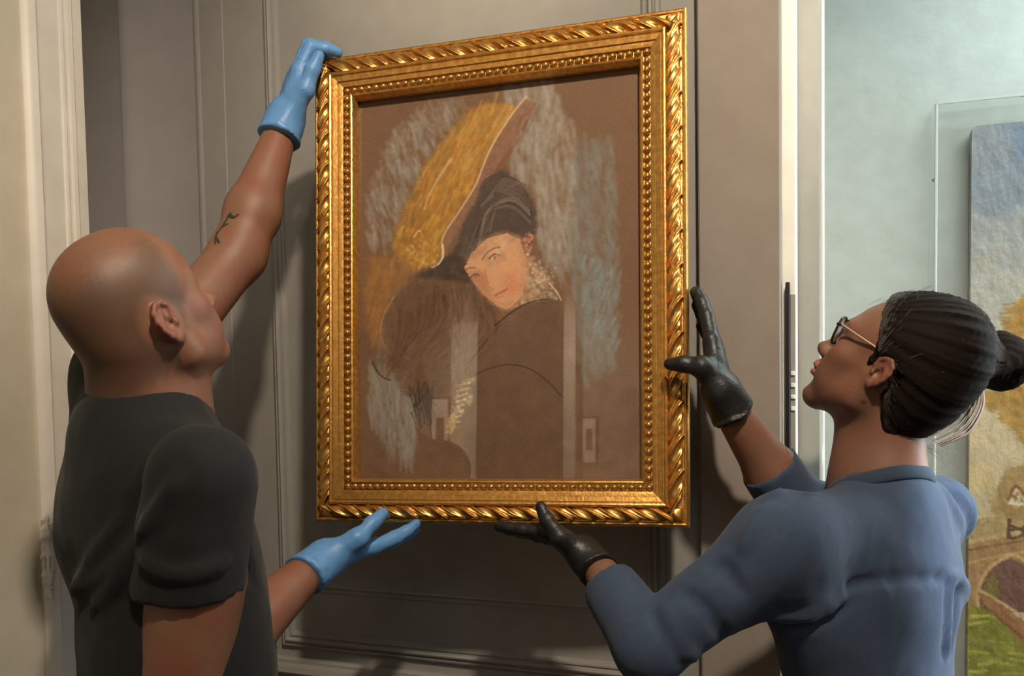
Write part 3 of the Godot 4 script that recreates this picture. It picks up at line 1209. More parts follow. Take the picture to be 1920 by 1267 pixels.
func build_head(fd: Field, h: Skull, woman_: bool) -> void:
	var ax := h.axes()
	var k := h.k
	var v := func(x, y, z): return Vector3(x, y, z) * k
	if woman_:
		fd.ell(h.at(-0.015, 0.040), v.call(0.092, 0.078, 0.072), 0.02, ax)
		fd.ell(h.at(0.030, 0.034), v.call(0.056, 0.056, 0.058), 0.03, ax)
		fd.ell(h.at(0.046, -0.022), v.call(0.044, 0.070, 0.052), 0.03, ax)
	else:
		fd.ell(h.at(-0.004, 0.050), v.call(0.093, 0.085, 0.074), 0.02, ax)
		fd.ell(h.at(0.030, 0.050), v.call(0.064, 0.068, 0.066), 0.03, ax)
		fd.ell(h.at(0.044, -0.022), v.call(0.048, 0.074, 0.057), 0.03, ax)
	var jw := 0.045 if woman_ else 0.051
	for z in [-1.0, 1.0]:
		fd.cap(h.at(0.012, -0.052, jw * z), h.at(0.072, -0.082, 0.013 * z), 0.017 * k, 0.016 * k, 0.028)
		fd.cap(h.at(0.004, -0.012, (jw + 0.012) * z), h.at(0.012, -0.050, jw * z), 0.014 * k, 0.016 * k, 0.03)
		fd.ell(h.at(0.060, -0.006, 0.043 * z), v.call(0.021, 0.017, 0.019), 0.022, ax)
		fd.ell(h.at(0.062, -0.040, 0.030 * z), v.call(0.028, 0.026, 0.020), 0.025, ax)
		fd.cap(h.at(0.086, 0.035 if woman_ else 0.030, 0.012 * z), h.at(0.070, 0.038 if woman_ else 0.033, 0.044 * z), (0.008 if woman_ else 0.011) * k, 0.009 * k, 0.018)
		# eye hollow, eyeball, lids
		fd.ell(h.at(0.093, 0.011, 0.032 * z), v.call(0.014, 0.011, 0.016), 0.012, ax, true)
		fd.ball(h.at(0.0745, 0.010, 0.031 * z), 0.0122 * k, 0.004)
		fd.cap(h.at(0.0865, 0.0165, 0.022 * z), h.at(0.080, 0.0155, 0.043 * z), 0.0032 * k, 0.003 * k, 0.006)
		fd.cap(h.at(0.0850, 0.0035, 0.022 * z), h.at(0.079, 0.0045, 0.042 * z), 0.003 * k, 0.003 * k, 0.006)
	if woman_:
		fd.ball(h.at(0.0815, -0.0875), 0.0140 * k, 0.024)
	else:
		fd.ball(h.at(0.080, -0.081), 0.0165 * k, 0.022)
	# nose
	var nl := 0.111 if woman_ else 0.116
	fd.cap(h.at(0.086, 0.030), h.at(nl - 0.004, -0.014), 0.007 * k, 0.0085 * k, 0.012)
	fd.ball(h.at(nl, -0.0150), 0.0092 * k, 0.008)
	for z in [-1.0, 1.0]:
		fd.ell(h.at(nl - 0.013, -0.0205, 0.0105 * z), v.call(0.0105, 0.0075, 0.0065), 0.006, ax)
		fd.ball(h.at(nl - 0.012, -0.0275, 0.006 * z), 0.0032 * k, 0.003, true)
	fd.cap(h.at(nl - 0.003, -0.022), h.at(0.097, -0.0275), 0.005 * k, 0.006 * k, 0.006)
	# mouth: two lips with a crease between them
	for z in [-1.0, 1.0]:
		fd.cap(h.at(0.1025, -0.0425), h.at(0.088, -0.0480, 0.021 * z), 0.0070 * k, 0.004 * k, 0.006)
		fd.cap(h.at(0.1000, -0.0565), h.at(0.086, -0.051, 0.020 * z), 0.0076 * k, 0.004 * k, 0.006)
		fd.cap(h.at(0.1085, -0.0495), h.at(0.090, -0.0495, 0.022 * z), 0.0022 * k, 0.0014 * k, 0.003, true)
	fd.cap(h.at(0.1025, -0.071, -0.010), h.at(0.1025, -0.071, 0.010), 0.006 * k, 0.006 * k, 0.012, true)
	# ears
	for z in [-1.0, 1.0]:
		build_ear(fd, h, z, 0.070 if woman_ else 0.074, 0.73 if woman_ else 0.85)


func build_ear(fd: Field, h: Skull, z: float, root: float, size: float) -> void:
	var k := h.k * size
	root /= size
	var e := Skull.new()
	e.o = h.o
	e.f = h.f
	e.u = h.u
	e.s = h.s
	e.k = k
	h = e
	var rim := [[0.002, 0.002, 0.006], [0.007, 0.014, 0.007], [0.005, 0.027, 0.009], [-0.006, 0.035, 0.013], [-0.019, 0.035, 0.018], [-0.029, 0.025, 0.021], [-0.031, 0.010, 0.022], [-0.026, -0.006, 0.020], [-0.018, -0.018, 0.016], [-0.010, -0.026, 0.011]]
	for j in rim.size() - 1:
		var p: Array = rim[j]
		var q: Array = rim[j + 1]
		fd.cap(h.at(p[0], p[1], z * (root + p[2])), h.at(q[0], q[1], z * (root + q[2])), 0.0039 * k, 0.0039 * k, 0.004)
	fd.ell(h.at(-0.004, -0.0265, z * (root + 0.007)), Vector3(0.0085, 0.0095, 0.0048) * k, 0.005, h.axes())
	# back shell, joining the ear to the head
	fd.ell(h.at(-0.013, 0.006, z * (root + 0.006)), Vector3(0.018, 0.029, 0.008) * k, 0.006, h.axes() * Basis(Vector3.UP, 0.42 * z))
	fd.cap(h.at(-0.015, 0.024, z * (root + 0.014)), h.at(-0.021, 0.006, z * (root + 0.0165)), 0.0036 * k, 0.004 * k, 0.005)
	fd.cap(h.at(-0.021, 0.006, z * (root + 0.0165)), h.at(-0.012, -0.013, z * (root + 0.013)), 0.004 * k, 0.0036 * k, 0.005)
	fd.ball(h.at(0.0035, -0.003, z * (root + 0.009)), 0.0052 * k, 0.004)
	fd.ell(h.at(-0.0085, 0.000, z * (root + 0.015)), Vector3(0.0085, 0.0125, 0.010) * k, 0.004, h.axes(), true)
	fd.ball(h.at(-0.003, -0.001, z * (root + 0.006)), 0.0048 * k, 0.003, true)


# ---- hands: x along the fingers, y out of the back of the hand, z to the thumb
class Palm:
	var o: Vector3
	var x: Vector3
	var y: Vector3
	var z: Vector3
	var k := 1.0
	func at(a: float, b: float, c: float) -> Vector3:
		return o + (x * a + y * b + z * c) * k


func palm_axes(o: Vector3, fingers: Vector3, back: Vector3, right: bool, k: float) -> Palm:
	var p := Palm.new()
	p.o = o
	p.x = fingers.normalized()
	p.y = (back - p.x * back.dot(p.x)).normalized()
	p.z = p.x.cross(p.y) * (-1.0 if right else 1.0)
	p.k = k
	return p


func build_hand(fd: Field, h: Palm, curls: Array, thumb: Array, spread := 1.0, fat := 1.0, thumb_long := 1.0) -> void:
	# curls: for each finger from the index on, the bend in degrees at its three joints
	# thumb: three directions in the hand's axes, for the metacarpal and the two phalanges
	var k := h.k
	var knuckle := [[0.092, 0.027], [0.096, 0.006], [0.091, -0.0145], [0.081, -0.033]]
	var lens := [[0.043, 0.026, 0.021], [0.048, 0.030, 0.022], [0.044, 0.028, 0.022], [0.034, 0.021, 0.019]]
	var fan := [0.10, 0.01, -0.09, -0.19]
	for j in 4:
		var kx: float = knuckle[j][0]
		var kz: float = knuckle[j][1]
		var r: float = [0.0108, 0.0112, 0.0106, 0.0094][j] * fat
		fd.cap(h.at(0.004, 0.0, kz * 0.62), h.at(kx - 0.004, 0.001, kz), 0.0155 * k * fat, 0.0125 * k * fat, 0.016)
		var ang := float(fan[j]) * spread
		var d0 := Vector3(cos(ang), 0, sin(ang))
		var p := Vector3(kx, 0.002, kz)
		var bend := 0.0
		for q in 3:
			bend += deg_to_rad(curls[j][q])
			var d := d0 * cos(bend) + Vector3(0, -1, 0) * sin(bend)
			var e: Vector3 = p + d * float(lens[j][q])
			var r1 := r * (0.95 if q == 0 else 0.9 if q == 1 else 0.84)
			fd.cap(h.at(p.x, p.y, p.z), h.at(e.x, e.y, e.z), r * k, r1 * k, 0.005 if q else 0.007)
			p = e
			r = r1
	# heel of the hand and ball of the thumb
	fd.ell(h.at(0.035, -0.010, -0.022), Vector3(0.036, 0.013, 0.014) * k, 0.016, Basis(h.x, h.y, h.z))
	var c := Vector3(0.018, -0.006, 0.022)
	var m: Vector3 = c + Vector3(thumb[0]).normalized() * 0.046 * thumb_long
	fd.cap(h.at(c.x, c.y, c.z), h.at(m.x, m.y, m.z), 0.0175 * k * fat, 0.0130 * k * fat, 0.014)
	fd.cap(h.at(0.05, -0.002, 0.022), h.at(m.x, m.y, m.z), 0.010 * k * fat, 0.0098 * k * fat, 0.016)
	var e1: Vector3 = m + Vector3(thumb[1]).normalized() * 0.035 * thumb_long
	fd.cap(h.at(m.x, m.y, m.z), h.at(e1.x, e1.y, e1.z), 0.0122 * k * fat, 0.0110 * k * fat, 0.007)
	var e2: Vector3 = e1 + Vector3(thumb[2]).normalized() * 0.027 * thumb_long
	fd.cap(h.at(e1.x, e1.y, e1.z), h.at(e2.x, e2.y, e2.z), 0.0112 * k * fat, 0.0086 * k * fat, 0.005)


func build_cuff(fd: Field, h: Palm, arm_dir: Vector3, length: float, r0: float, r1: float) -> void:
	# the cuff follows the forearm back from the wrist and is open at its end
	var d := arm_dir.normalized()
	var w := h.o
	var across := (h.z - d * h.z.dot(d)).normalized()
	for s in [-1.0, 1.0]:
		fd.cap(w + h.x * 0.012 + across * 0.008 * s, w + d * (length + 0.02) + across * 0.006 * s, r0, r1, 0.012)
	# a rolled bead at the edge
	var y := across.cross(d).normalized()
	var e := w + d * (length - 0.003)
	for j in 16:
		var t0 := TAU * j / 16
		var t1 := TAU * (j + 1) / 16
		var q0 := e + (across * cos(t0) * (r1 + 0.005) + y * sin(t0) * (r1 - 0.001)) + d * 0.004 * sin(3.0 * t0)
		var q1 := e + (across * cos(t1) * (r1 + 0.005) + y * sin(t1) * (r1 - 0.001)) + d * 0.004 * sin(3.0 * t1)
		fd.cap(q0, q1, 0.0022, 0.0022, 0.004)
	fd.shear_off(w + d * (length + 0.001), d, 0.002)


# ------------------------------------------------------------------ the man
func man() -> void:
	var o := thing("person", "bald man in a charcoal t-shirt and blue gloves lifting the left side of the frame", "person", Transform3D(Basis(), Vector3(-0.47, 0, -1.08)))
	var home := o.transform.affine_inverse()
	# joints
	var near_s := at(376, 915, 1.03)
	var near_e := at(342, 1288, 1.08)
	var near_w := at(598, 1052, 1.311)
	var far_s := at(250, 716, 1.25)
	var far_e := at(446, 478, 1.40)
	var far_w := at(531.5, 234.5, 1.464)
	var neck := at(285, 758, 1.13)
	var h := Skull.new()
	var yaw := deg_to_rad(52)
	var pitch := deg_to_rad(32)
	h.f = Vector3(cos(yaw) * cos(pitch), sin(pitch), -sin(yaw) * cos(pitch))
	h.u = Vector3(-cos(yaw) * sin(pitch), cos(pitch), sin(yaw) * sin(pitch))
	h.s = Vector3(sin(yaw), 0, cos(yaw))
	h.k = 0.96
	h.o = at(322, 602, 1.04) - h.s * 0.076
	var r := Vector3(0.64, 0, 0.77)
	var fw := Vector3(0.77, 0, -0.64)
	var fd := Field.new()
	build_head(fd, h, false)
	fd.cap(h.at(-0.028, -0.012), neck - fw * 0.012, 0.062, 0.064, 0.03)
	fd.cap(h.at(0.02, -0.06), neck + fw * 0.035 + Vector3(0, -0.02, 0), 0.034, 0.045, 0.03)
	fd.cap(neck, neck + Vector3(0, -0.06, 0), 0.066, 0.075, 0.04)
	for s in [near_s, far_s]:
		fd.cap(neck + Vector3(0, -0.08, 0), s.lerp(neck + Vector3(0, -0.08, 0), 0.12), 0.030, 0.040, 0.03)
	fd.cap(neck + Vector3(0, -0.10, 0), neck + Vector3(0.02, -0.55, 0), 0.075, 0.085, 0.04)
	fd.cap(near_s, near_e, 0.060, 0.058, 0.03)
	fd.cap(near_s.lerp(near_e, 0.45) + fw * 0.012, near_e.lerp(near_s, 0.15), 0.054, 0.052, 0.03)
	fd.cap(near_e, near_e.lerp(near_w, 0.30), 0.052, 0.052, 0.025)
	fd.cap(near_e.lerp(near_w, 0.30), near_w.lerp(near_e, 0.07), 0.052, 0.029, 0.02)
	fd.cap(far_s, far_e, 0.050, 0.045, 0.03)
	fd.cap(far_e, far_e.lerp(far_w, 0.32), 0.043, 0.046, 0.025)
	fd.cap(far_e.lerp(far_w, 0.32), far_w.lerp(far_e, 0.07), 0.046, 0.028, 0.02)
	var grain := noise(14.0, 51, 3)
	var fine := noise(90.0, 52, 2)
	var skin := lin(133, 95, 73)
	var red := lin(133, 80, 62)
	var stubble := lin(88, 66, 50)
	var lip := lin(168, 96, 82)
	var tone := func(p: Vector3) -> Color:
		var q := h.back(p)
		var c: Color = skin.lerp(red, clampf(0.35 + 0.9 * grain.get_noise_3dv(p), 0.0, 1.0))
		if q.length() < 0.2:
			# shaved hair round the sides and back of a bald crown
			var edge: float = 0.012 * fine.get_noise_3dv(p) + 0.02 * grain.get_noise_3dv(p)
			var w := smoothstep(0.125, 0.072, q.y + 0.5 * edge - 0.10 * q.x) * smoothstep(0.058, 0.030, q.x + 0.4 * edge + (0.9 * maxf(0.0, 0.02 - q.y) if q.x > -0.01 else 0.0)) * smoothstep(-0.075, -0.045, q.y + edge + 0.35 * maxf(0.0, q.x + 0.02))
			w *= smoothstep(0.004, 0.020, Vector2(q.x + 0.012, (q.y - 0.004) * 0.75).length() - 0.016) if absf(q.z) > 0.05 else 1.0
			c = c.lerp(stubble, 0.8 * w)
			if absf(q.z) > 0.078 and absf(q.x + 0.012) < 0.03 and absf(q.y) < 0.045:
				c = c.lerp(red, 0.6)
			if q.x > 0.085 and q.y < -0.036 and q.y > -0.062 and absf(q.z) < 0.022:
				c = c.lerp(lip, 0.8)
		return c * (1.0 + 0.05 * fine.get_noise_3dv(p))
	var acc := Acc.new()
	var hb := AABB(h.o - Vector3(0.145, 0.165, 0.15), Vector3(0.29, 0.35, 0.30))
	mesh_field(fd, acc, 0.003, tone, hb)
	mesh_field(fd, acc, 0.0065, tone, null, hb)
	obj("body", acc.mesh(), M.skin, o, home)
	# eyes, brows
	for z in [-1.0, 1.0]:
		var e := SphereMesh.new()
		e.radius = 0.0118
		e.height = 0.0236
		e.radial_segments = 16
		e.rings = 10
		obj("eye", e, M.eye, o, home * Transform3D(Basis(), h.at(0.0765, 0.010, 0.031 * z)))
		var br := Acc.new()
		add_tube(br, smooth_path([h.at(0.0985, 0.030, 0.012 * z), h.at(0.0955, 0.036, 0.026 * z), h.at(0.082, 0.036, 0.042 * z), h.at(0.074, 0.031, 0.050 * z)], 5), even(16, 0.0036, 0.0018), 6, 0.7)
		obj("eyebrow", br.mesh(), M.hair, o, home)
	# a small branch shaped tattoo drawn on the raised forearm
	var ink := Acc.new()
	for line in [[[414, 396], [432, 403], [444, 397]], [[432, 403], [420, 392]], [[416, 398], [409, 420], [404, 442], [412, 468]], [[404, 442], [400, 428]], [[409, 420], [424, 414]], [[408, 448], [418, 466]]]:
		var pts := []
		for q in line:
			pts.append(fd.near(at(q[0], q[1], 1.36)))
		var path := smooth_path(pts, 5)
		for j in path.size():
			path[j] = fd.near(path[j])
		add_tube(ink, path, even(path.size(), 0.0026, 0.0020), 6, 0.35, fd.slope(path[0]))
	obj("tattoo", ink.mesh(), M.tattoo, o, home)
	# t-shirt
	var t := Field.new()
	var chest := neck + Vector3(0.0, -0.24, 0.0) + fw * 0.018 - r * 0.004
	var tb := Basis(fw, Vector3.UP, r)
	t.ell(chest, Vector3(0.118, 0.235, 0.155), 0.03, tb)
	t.ell(chest + Vector3(0, 0.10, 0) - fw * 0.035, Vector3(0.095, 0.135, 0.150), 0.05, tb)
	t.ell(chest + Vector3(0, -0.20, 0) + fw * 0.012, Vector3(0.132, 0.26, 0.150), 0.06, tb)
	t.cap(chest + Vector3(0, -0.30, 0) + r * 0.05, chest + Vector3(0, -0.42, 0) + r * 0.05, 0.125, 0.125, 0.06)
	t.cap(chest + Vector3(0, -0.30, 0) - r * 0.05, chest + Vector3(0, -0.42, 0) - r * 0.05, 0.125, 0.125, 0.06)
	t.cap(neck + Vector3(0, -0.045, 0) - fw * 0.02, near_s + Vector3(0, 0.004, 0), 0.066, 0.064, 0.05)
	t.cap(neck + Vector3(0, -0.035, 0) - fw * 0.02, far_s, 0.066, 0.072, 0.05)
	t.cap(far_s, chest - r * 0.10 + Vector3(0, 0.05, 0) - fw * 0.03, 0.075, 0.09, 0.06)
	t.cap(near_s, near_s.lerp(near_e, 0.14), 0.062, 0.056, 0.028)
	t.cap(far_s, far_s.lerp(far_e, 0.16), 0.064, 0.060, 0.04)
	# collar band
	var ring_c := neck + Vector3(0.0, -0.020, 0.0)
	var ctilt := (Vector3.UP * 0.93 + fw * 0.36).normalized()
	var ca := (fw - ctilt * fw.dot(ctilt)).normalized()
	var cb := ctilt.cross(ca)
	t.cap(neck + Vector3(0, -0.10, 0), ring_c + ctilt * 0.002, 0.092, 0.070, 0.04)
	var band := collar(ring_c + ctilt * 0.012, ca, cb, ctilt, 0.0745, 0.0730, 0.009)
	# folds that run from the armpit across the back and down the side
	for f in [[at(346, 846, 1.0), at(270, 920, 0.98), at(236, 1000, 1.0), -0.005], [at(250, 1030, 1.0), at(200, 1080, 1.04), at(182, 1100, 1.08), 0.003], [at(240, 960, 1.0), at(200, 1040, 1.04), at(184, 1100, 1.08), 0.003], [at(262, 1010, 1.0), at(240, 1075, 1.02), at(200, 1130, 1.05), 0.005], [at(432, 850, 1.06), at(462, 930, 1.08), at(474, 1010, 1.1), 0.004], [at(450, 920, 1.06), at(466, 1000, 1.08), at(466, 1090, 1.1), -0.005]]:
		fold(t, [f[0], f[1], f[2]], f[3], 0.016)
	# openings: neck, sleeves, hem
	t.cap(ring_c + ctilt * 0.070, ring_c + ctilt * 0.18, 0.068, 0.084, 0.006, true)
	var nd := (near_e - near_s).normalized()
	var hem := near_s.lerp(near_e, 0.50)
	var hn := (nd + Vector3(0.10, 0.0, 0.0)).normalized()
	var sleeve := Field.new()
	sleeve.cap(near_s - nd * 0.012, hem + nd * 0.05, 0.071, 0.065, 0.02)
	sleeve.cap(near_s + nd * 0.06 - fw * 0.012, hem + nd * 0.05 - fw * 0.012, 0.056, 0.058, 0.03)
	for f in [[at(272, 1050, 0.98), at(330, 1080, 0.97), at(430, 1062, 0.99), 0.0015], [at(268, 1000, 0.98), at(300, 960, 0.97), at(340, 900, 0.97), 0.002]]:
		fold(sleeve, [f[0], f[1], f[2]], f[3], 0.02)
	sleeve.shear_off(hem, hn, 0.003)
	sleeve.cap(hem - nd * 0.012, hem + nd * 0.2, 0.052, 0.052, 0.004, true)
	var cloth_noise := noise(16.0, 61, 2)
	var crumple := func(p: Vector3) -> float: return 0.0022 * cloth_noise.get_noise_3dv(p * Vector3(1.0, 0.55, 1.0))
	t.extra = crumple
	t.reach = 0.003
	sleeve.extra = crumple
	sleeve.reach = 0.003
	var dark := lin(21, 20, 18)
	var mottle := noise(40.0, 62, 3)
	var dye := func(p: Vector3) -> Color: return dark * (1.0 + 0.10 * mottle.get_noise_3dv(p))
	var st := Acc.new()
	mesh_field(t, st, 0.0075, dye)
	mesh_field(sleeve, st, 0.0065, dye)
	var shirt := obj("t_shirt", st.mesh(), M.cloth, o, home)
	for j in band.v.size():
		band.c.append(dark * 0.75)
	obj("collar", band.mesh(), M.cloth, shirt)
	legs(o, home, Vector3(-0.46, 0, -1.08), fw, r, "trousers", M.denim, 1.0)
	# gloves
	var gn := noise(28.0, 71, 3)
	var wrinkle := func(p: Vector3) -> float: return 0.0016 * gn.get_noise_3dv(p)
	var low := palm_axes(near_w, at(764, 1005, 1.431) - near_w, Vector3(0.16, -0.9, 0.20), true, 1.0)
	var lf := Field.new()
	build_hand(lf, low, [[6, 8, 6], [2, 6, 5], [0, 6, 6], [0, 8, 8]], [Vector3(0.74, -0.26, 0.60), Vector3(0.86, -0.48, 0.14), Vector3(0.90, -0.42, 0.02)], 1.0, 1.16)
	build_cuff(lf, low, near_e - near_w, 0.040, 0.032, 0.0345)
	lf.extra = wrinkle
	lf.reach = 0.002
	var g1 := Acc.new()
	mesh_field(lf, g1, 0.003)
	tag(obj("glove", g1.mesh(), M.blue_glove, o, home), "blue glove under the frame's bottom edge")
	var up := palm_axes(far_w, at(570.5, 92.3, 1.459) - far_w, Vector3(-1.0, 0.0, 0.51), false, 1.04)
	var uf := Field.new()
	build_hand(uf, up, [[8.4, 61.8, 11.4], [8.4, 63.8, 11.4], [7.4, 63.8, 11.4], [6.4, 63.8, 11.4]], [Vector3(0.85, -0.144, 0.44), Vector3(0.9, -0.069, 0.149), Vector3(0.9, -0.119, 0.049)], 0.8, 1.08)
	build_cuff(uf, up, far_e - far_w, 0.030, 0.033, 0.037)
	uf.extra = wrinkle
	uf.reach = 0.002
	var g2 := Acc.new()
	mesh_field(uf, g2, 0.003)
	tag(obj("glove", g2.mesh(), M.blue_glove, o, home), "blue glove gripping the frame's top left corner")


func collar(c: Vector3, ca: Vector3, cb: Vector3, up: Vector3, ra: float, rb: float, tall: float) -> Acc:
	# a flat knitted band round the neck
	var a := Acc.new()
	var pts := PackedVector3Array()
	for j in 49:
		var t := TAU * j / 48
		pts.append(c + ca * cos(t) * ra + cb * sin(t) * rb + up * 0.003 * cos(2.0 * t))
	add_tube(a, pts, even(49, 0.0038), 10, tall / 0.0038, up)
	return a


func legs(o: Node3D, home: Transform3D, foot: Vector3, fw: Vector3, r: Vector3, called: String, m: Material, k: float) -> void:
	var f := Field.new()
	f.ell(foot + Vector3(0, 0.90, 0), Vector3(0.125, 0.14, 0.165) * k, 0.04, Basis(fw, Vector3.UP, r))
	for s in [-1.0, 1.0]:
		var hip: Vector3 = foot + Vector3(0, 0.88, 0) + r * 0.085 * s
		var knee: Vector3 = foot + Vector3(0, 0.48, 0) + r * 0.10 * s + fw * 0.015
		var ankle: Vector3 = foot + Vector3(0, 0.08, 0) + r * 0.11 * s - fw * 0.02
		f.cap(hip, knee, 0.088 * k, 0.068 * k, 0.05)
		f.cap(knee, ankle, 0.068 * k, 0.058 * k, 0.03)
	var a := Acc.new()
	mesh_field(f, a, 0.014)
	obj(called, a.mesh(), m, o, home)
	for s in [-1.0, 1.0]:
		var sh := Field.new()
		var heel: Vector3 = foot + r * 0.11 * s - fw * 0.03
		sh.cap(heel + Vector3(0, 0.036, 0), heel + fw * 0.16 + Vector3(0, 0.034, 0), 0.040, 0.042, 0.02)
		sh.cap(heel + Vector3(0, 0.036, 0), heel + Vector3(0, 0.09, 0), 0.040, 0.046, 0.02)
		sh.shear_off(Vector3(0, 0.001, 0), Vector3.DOWN, 0.003)
		var b := Acc.new()
		mesh_field(sh, b, 0.008)
		obj("shoe", b.mesh(), M.leather, o, home)


# ------------------------------------------------------------------ the woman
func woman() -> void:
	var o := thing("person", "woman in a blue long sleeved top, glasses and black gloves holding the frame's right side", "person", Transform3D(Basis(), Vector3(0.53, 0, -1.28)))
	var home := o.transform.affine_inverse()
	var near_s := at(1478, 1010, 1.12)
	var near_e := at(1218, 1212, 1.13)
	var near_w := at(1112, 1050, 1.285)
	var far_s := at(1752, 962, 1.35)
	var far_e := at(1500, 962, 1.33)
	var far_w := at(1355, 748, 1.265)
	var neck := at(1655, 905, 1.23)
	var h := Skull.new()
	var yaw := deg_to_rad(40)
	var pitch := deg_to_rad(33)
	h.f = Vector3(-cos(yaw) * cos(pitch), sin(pitch), -sin(yaw) * cos(pitch))
	h.u = Vector3(cos(yaw) * sin(pitch), cos(pitch), sin(yaw) * sin(pitch))
	h.s = Vector3(-sin(yaw), 0, cos(yaw))
	h.k = 0.97
	h.o = at(1642, 697, 1.16) - h.s * 0.070
	var fw := Vector3(-0.57, 0, -0.82)
	var r := Vector3(-0.82, 0, 0.57)
	var fd := Field.new()
	build_head(fd, h, true)
	fd.cap(h.at(-0.022, -0.020), neck, 0.050, 0.053, 0.03)
	fd.cap(h.at(0.015, -0.055), neck + Vector3(-0.035, -0.01, -0.03), 0.030, 0.038, 0.03)
	fd.cap(neck, neck + Vector3(0, -0.05, 0), 0.054, 0.060, 0.04)
	for s in [near_s, far_s]:
		fd.cap(neck + Vector3(0, -0.075, 0), s.lerp(neck + Vector3(0, -0.075, 0), 0.12), 0.026, 0.032, 0.03)
	fd.cap(neck + Vector3(0, -0.09, 0), neck + Vector3(-0.02, -0.5, 0), 0.060, 0.070, 0.04)
	fd.cap(near_s, near_e, 0.046, 0.040, 0.03)
	fd.cap(near_e, near_e.lerp(near_w, 0.35), 0.039, 0.041, 0.02)
	fd.cap(near_e.lerp(near_w, 0.35), near_w.lerp(near_e, 0.07), 0.041, 0.025, 0.02)
	fd.cap(far_s, far_e, 0.046, 0.040, 0.03)
	fd.cap(far_e, far_e.lerp(far_w, 0.35), 0.040, 0.042, 0.02)
	fd.cap(far_e.lerp(far_w, 0.35), far_w.lerp(far_e, 0.07), 0.042, 0.026, 0.02)
	var grain := noise(14.0, 53, 3)
	var fine := noise(90.0, 54, 2)
	var skin := lin(125, 90, 71)
	var red := lin(127, 80, 63)
	var lip := lin(172, 98, 88)
	var mole := lin(92, 54, 40)
	var mole_at := fd.near(at(1619, 760, 1.17))
	var mole_two := fd.near(at(1584, 725, 1.17))
	var tone := func(p: Vector3) -> Color:
		var q := h.back(p)
		var c: Color = skin.lerp(red, clampf(0.25 + 0.8 * grain.get_noise_3dv(p), 0.0, 1.0))
		if q.length() < 0.2:
			if q.x > 0.083 and q.y < -0.037 and q.y > -0.061 and absf(q.z) < 0.021:
				c = c.lerp(lip, 0.85)
			if absf(q.z) > 0.074 and absf(q.x + 0.012) < 0.03 and absf(q.y) < 0.045:
				c = c.lerp(red, 0.7)
		var m := minf(p.distance_to(mole_at) - 0.0035, p.distance_to(mole_two) - 0.0010)
		c = c.lerp(mole, smoothstep(0.002, -0.001, m))
		return c * (1.0 + 0.04 * fine.get_noise_3dv(p))
	var acc := Acc.new()
	var hb := AABB(h.o - Vector3(0.135, 0.175, 0.14), Vector3(0.27, 0.35, 0.28))
	mesh_field(fd, acc, 0.003, tone, hb)
	mesh_field(fd, acc, 0.0065, tone, null, hb)
	obj("body", acc.mesh(), M.skin, o, home)
	for z in [-1.0, 1.0]:
		var e := SphereMesh.new()
		e.radius = 0.0114
		e.height = 0.0228
		e.radial_segments = 16
		e.rings = 10
		obj("eye", e, M.eye, o, home * Transform3D(Basis(), h.at(0.0765, 0.010, 0.031 * z)))
		var br := Acc.new()
		add_tube(br, smooth_path([h.at(0.0935, 0.036, 0.012 * z), h.at(0.0905, 0.042, 0.026 * z), h.at(0.078, 0.041, 0.042 * z), h.at(0.069, 0.036, 0.049 * z)], 5), even(16, 0.0030, 0.0014), 6, 0.7)
		obj("eyebrow", br.mesh(), M.hair, o, home)
	hair(o, home, h, fd)
	glasses(o, home, h)
	# top
	var t := Field.new()
	var chest := neck + Vector3(-0.015, -0.235, -0.02) - r * 0.005
	var tb := Basis(fw, Vector3.UP, r)
	t.ell(chest, Vector3(0.105, 0.22, 0.155), 0.03, tb)
	t.ell(chest + Vector3(0, 0.09, 0) - fw * 0.025, Vector3(0.090, 0.125, 0.150), 0.05, tb)
	t.ell(chest + Vector3(0, -0.24, 0), Vector3(0.118, 0.26, 0.150), 0.06, tb)
	t.cap(chest + Vector3(0, -0.34, 0) + r * 0.05, chest + Vector3(0, -0.42, 0) + r * 0.05, 0.12, 0.125, 0.06)
	t.cap(chest + Vector3(0, -0.34, 0) - r * 0.05, chest + Vector3(0, -0.42, 0) - r * 0.05, 0.12, 0.125, 0.06)
	t.cap(neck + Vector3(0, -0.045, 0) - fw * 0.01, near_s, 0.050, 0.058, 0.05)
	t.cap(neck + Vector3(0, -0.040, 0) - fw * 0.01, far_s, 0.050, 0.054, 0.05)
	# upper arms and sleeves
	t.cap(near_s, near_e, 0.061, 0.050, 0.035)
	t.cap(near_e, near_e.lerp(near_w, 0.72), 0.050, 0.045, 0.02)
	t.cap(near_s.lerp(near_e, 0.1), chest + r * 0.11 + Vector3(0, -0.02, 0), 0.05, 0.06, 0.05)
	t.cap(far_s, far_e, 0.056, 0.052, 0.035)
	t.cap(far_e, far_e.lerp(far_w, 0.56), 0.052, 0.047, 0.02)
	# knitted neckband
	var ring_c := neck + Vector3(0.0, -0.022, 0.0)
	var ctilt := (Vector3.UP * 0.95 + fw * 0.30).normalized()
	var ca := (fw - ctilt * fw.dot(ctilt)).normalized()
	var cb := ctilt.cross(ca)
	t.cap(neck + Vector3(0, -0.09, 0), ring_c + ctilt * 0.002, 0.080, 0.066, 0.04)
	var bt := (ctilt - r * 0.20 + fw * 0.06).normalized()
	var b1 := (fw - bt * fw.dot(bt)).normalized()
	var band := collar(ring_c + ctilt * 0.013, b1, bt.cross(b1), bt, 0.074, 0.078, 0.011)
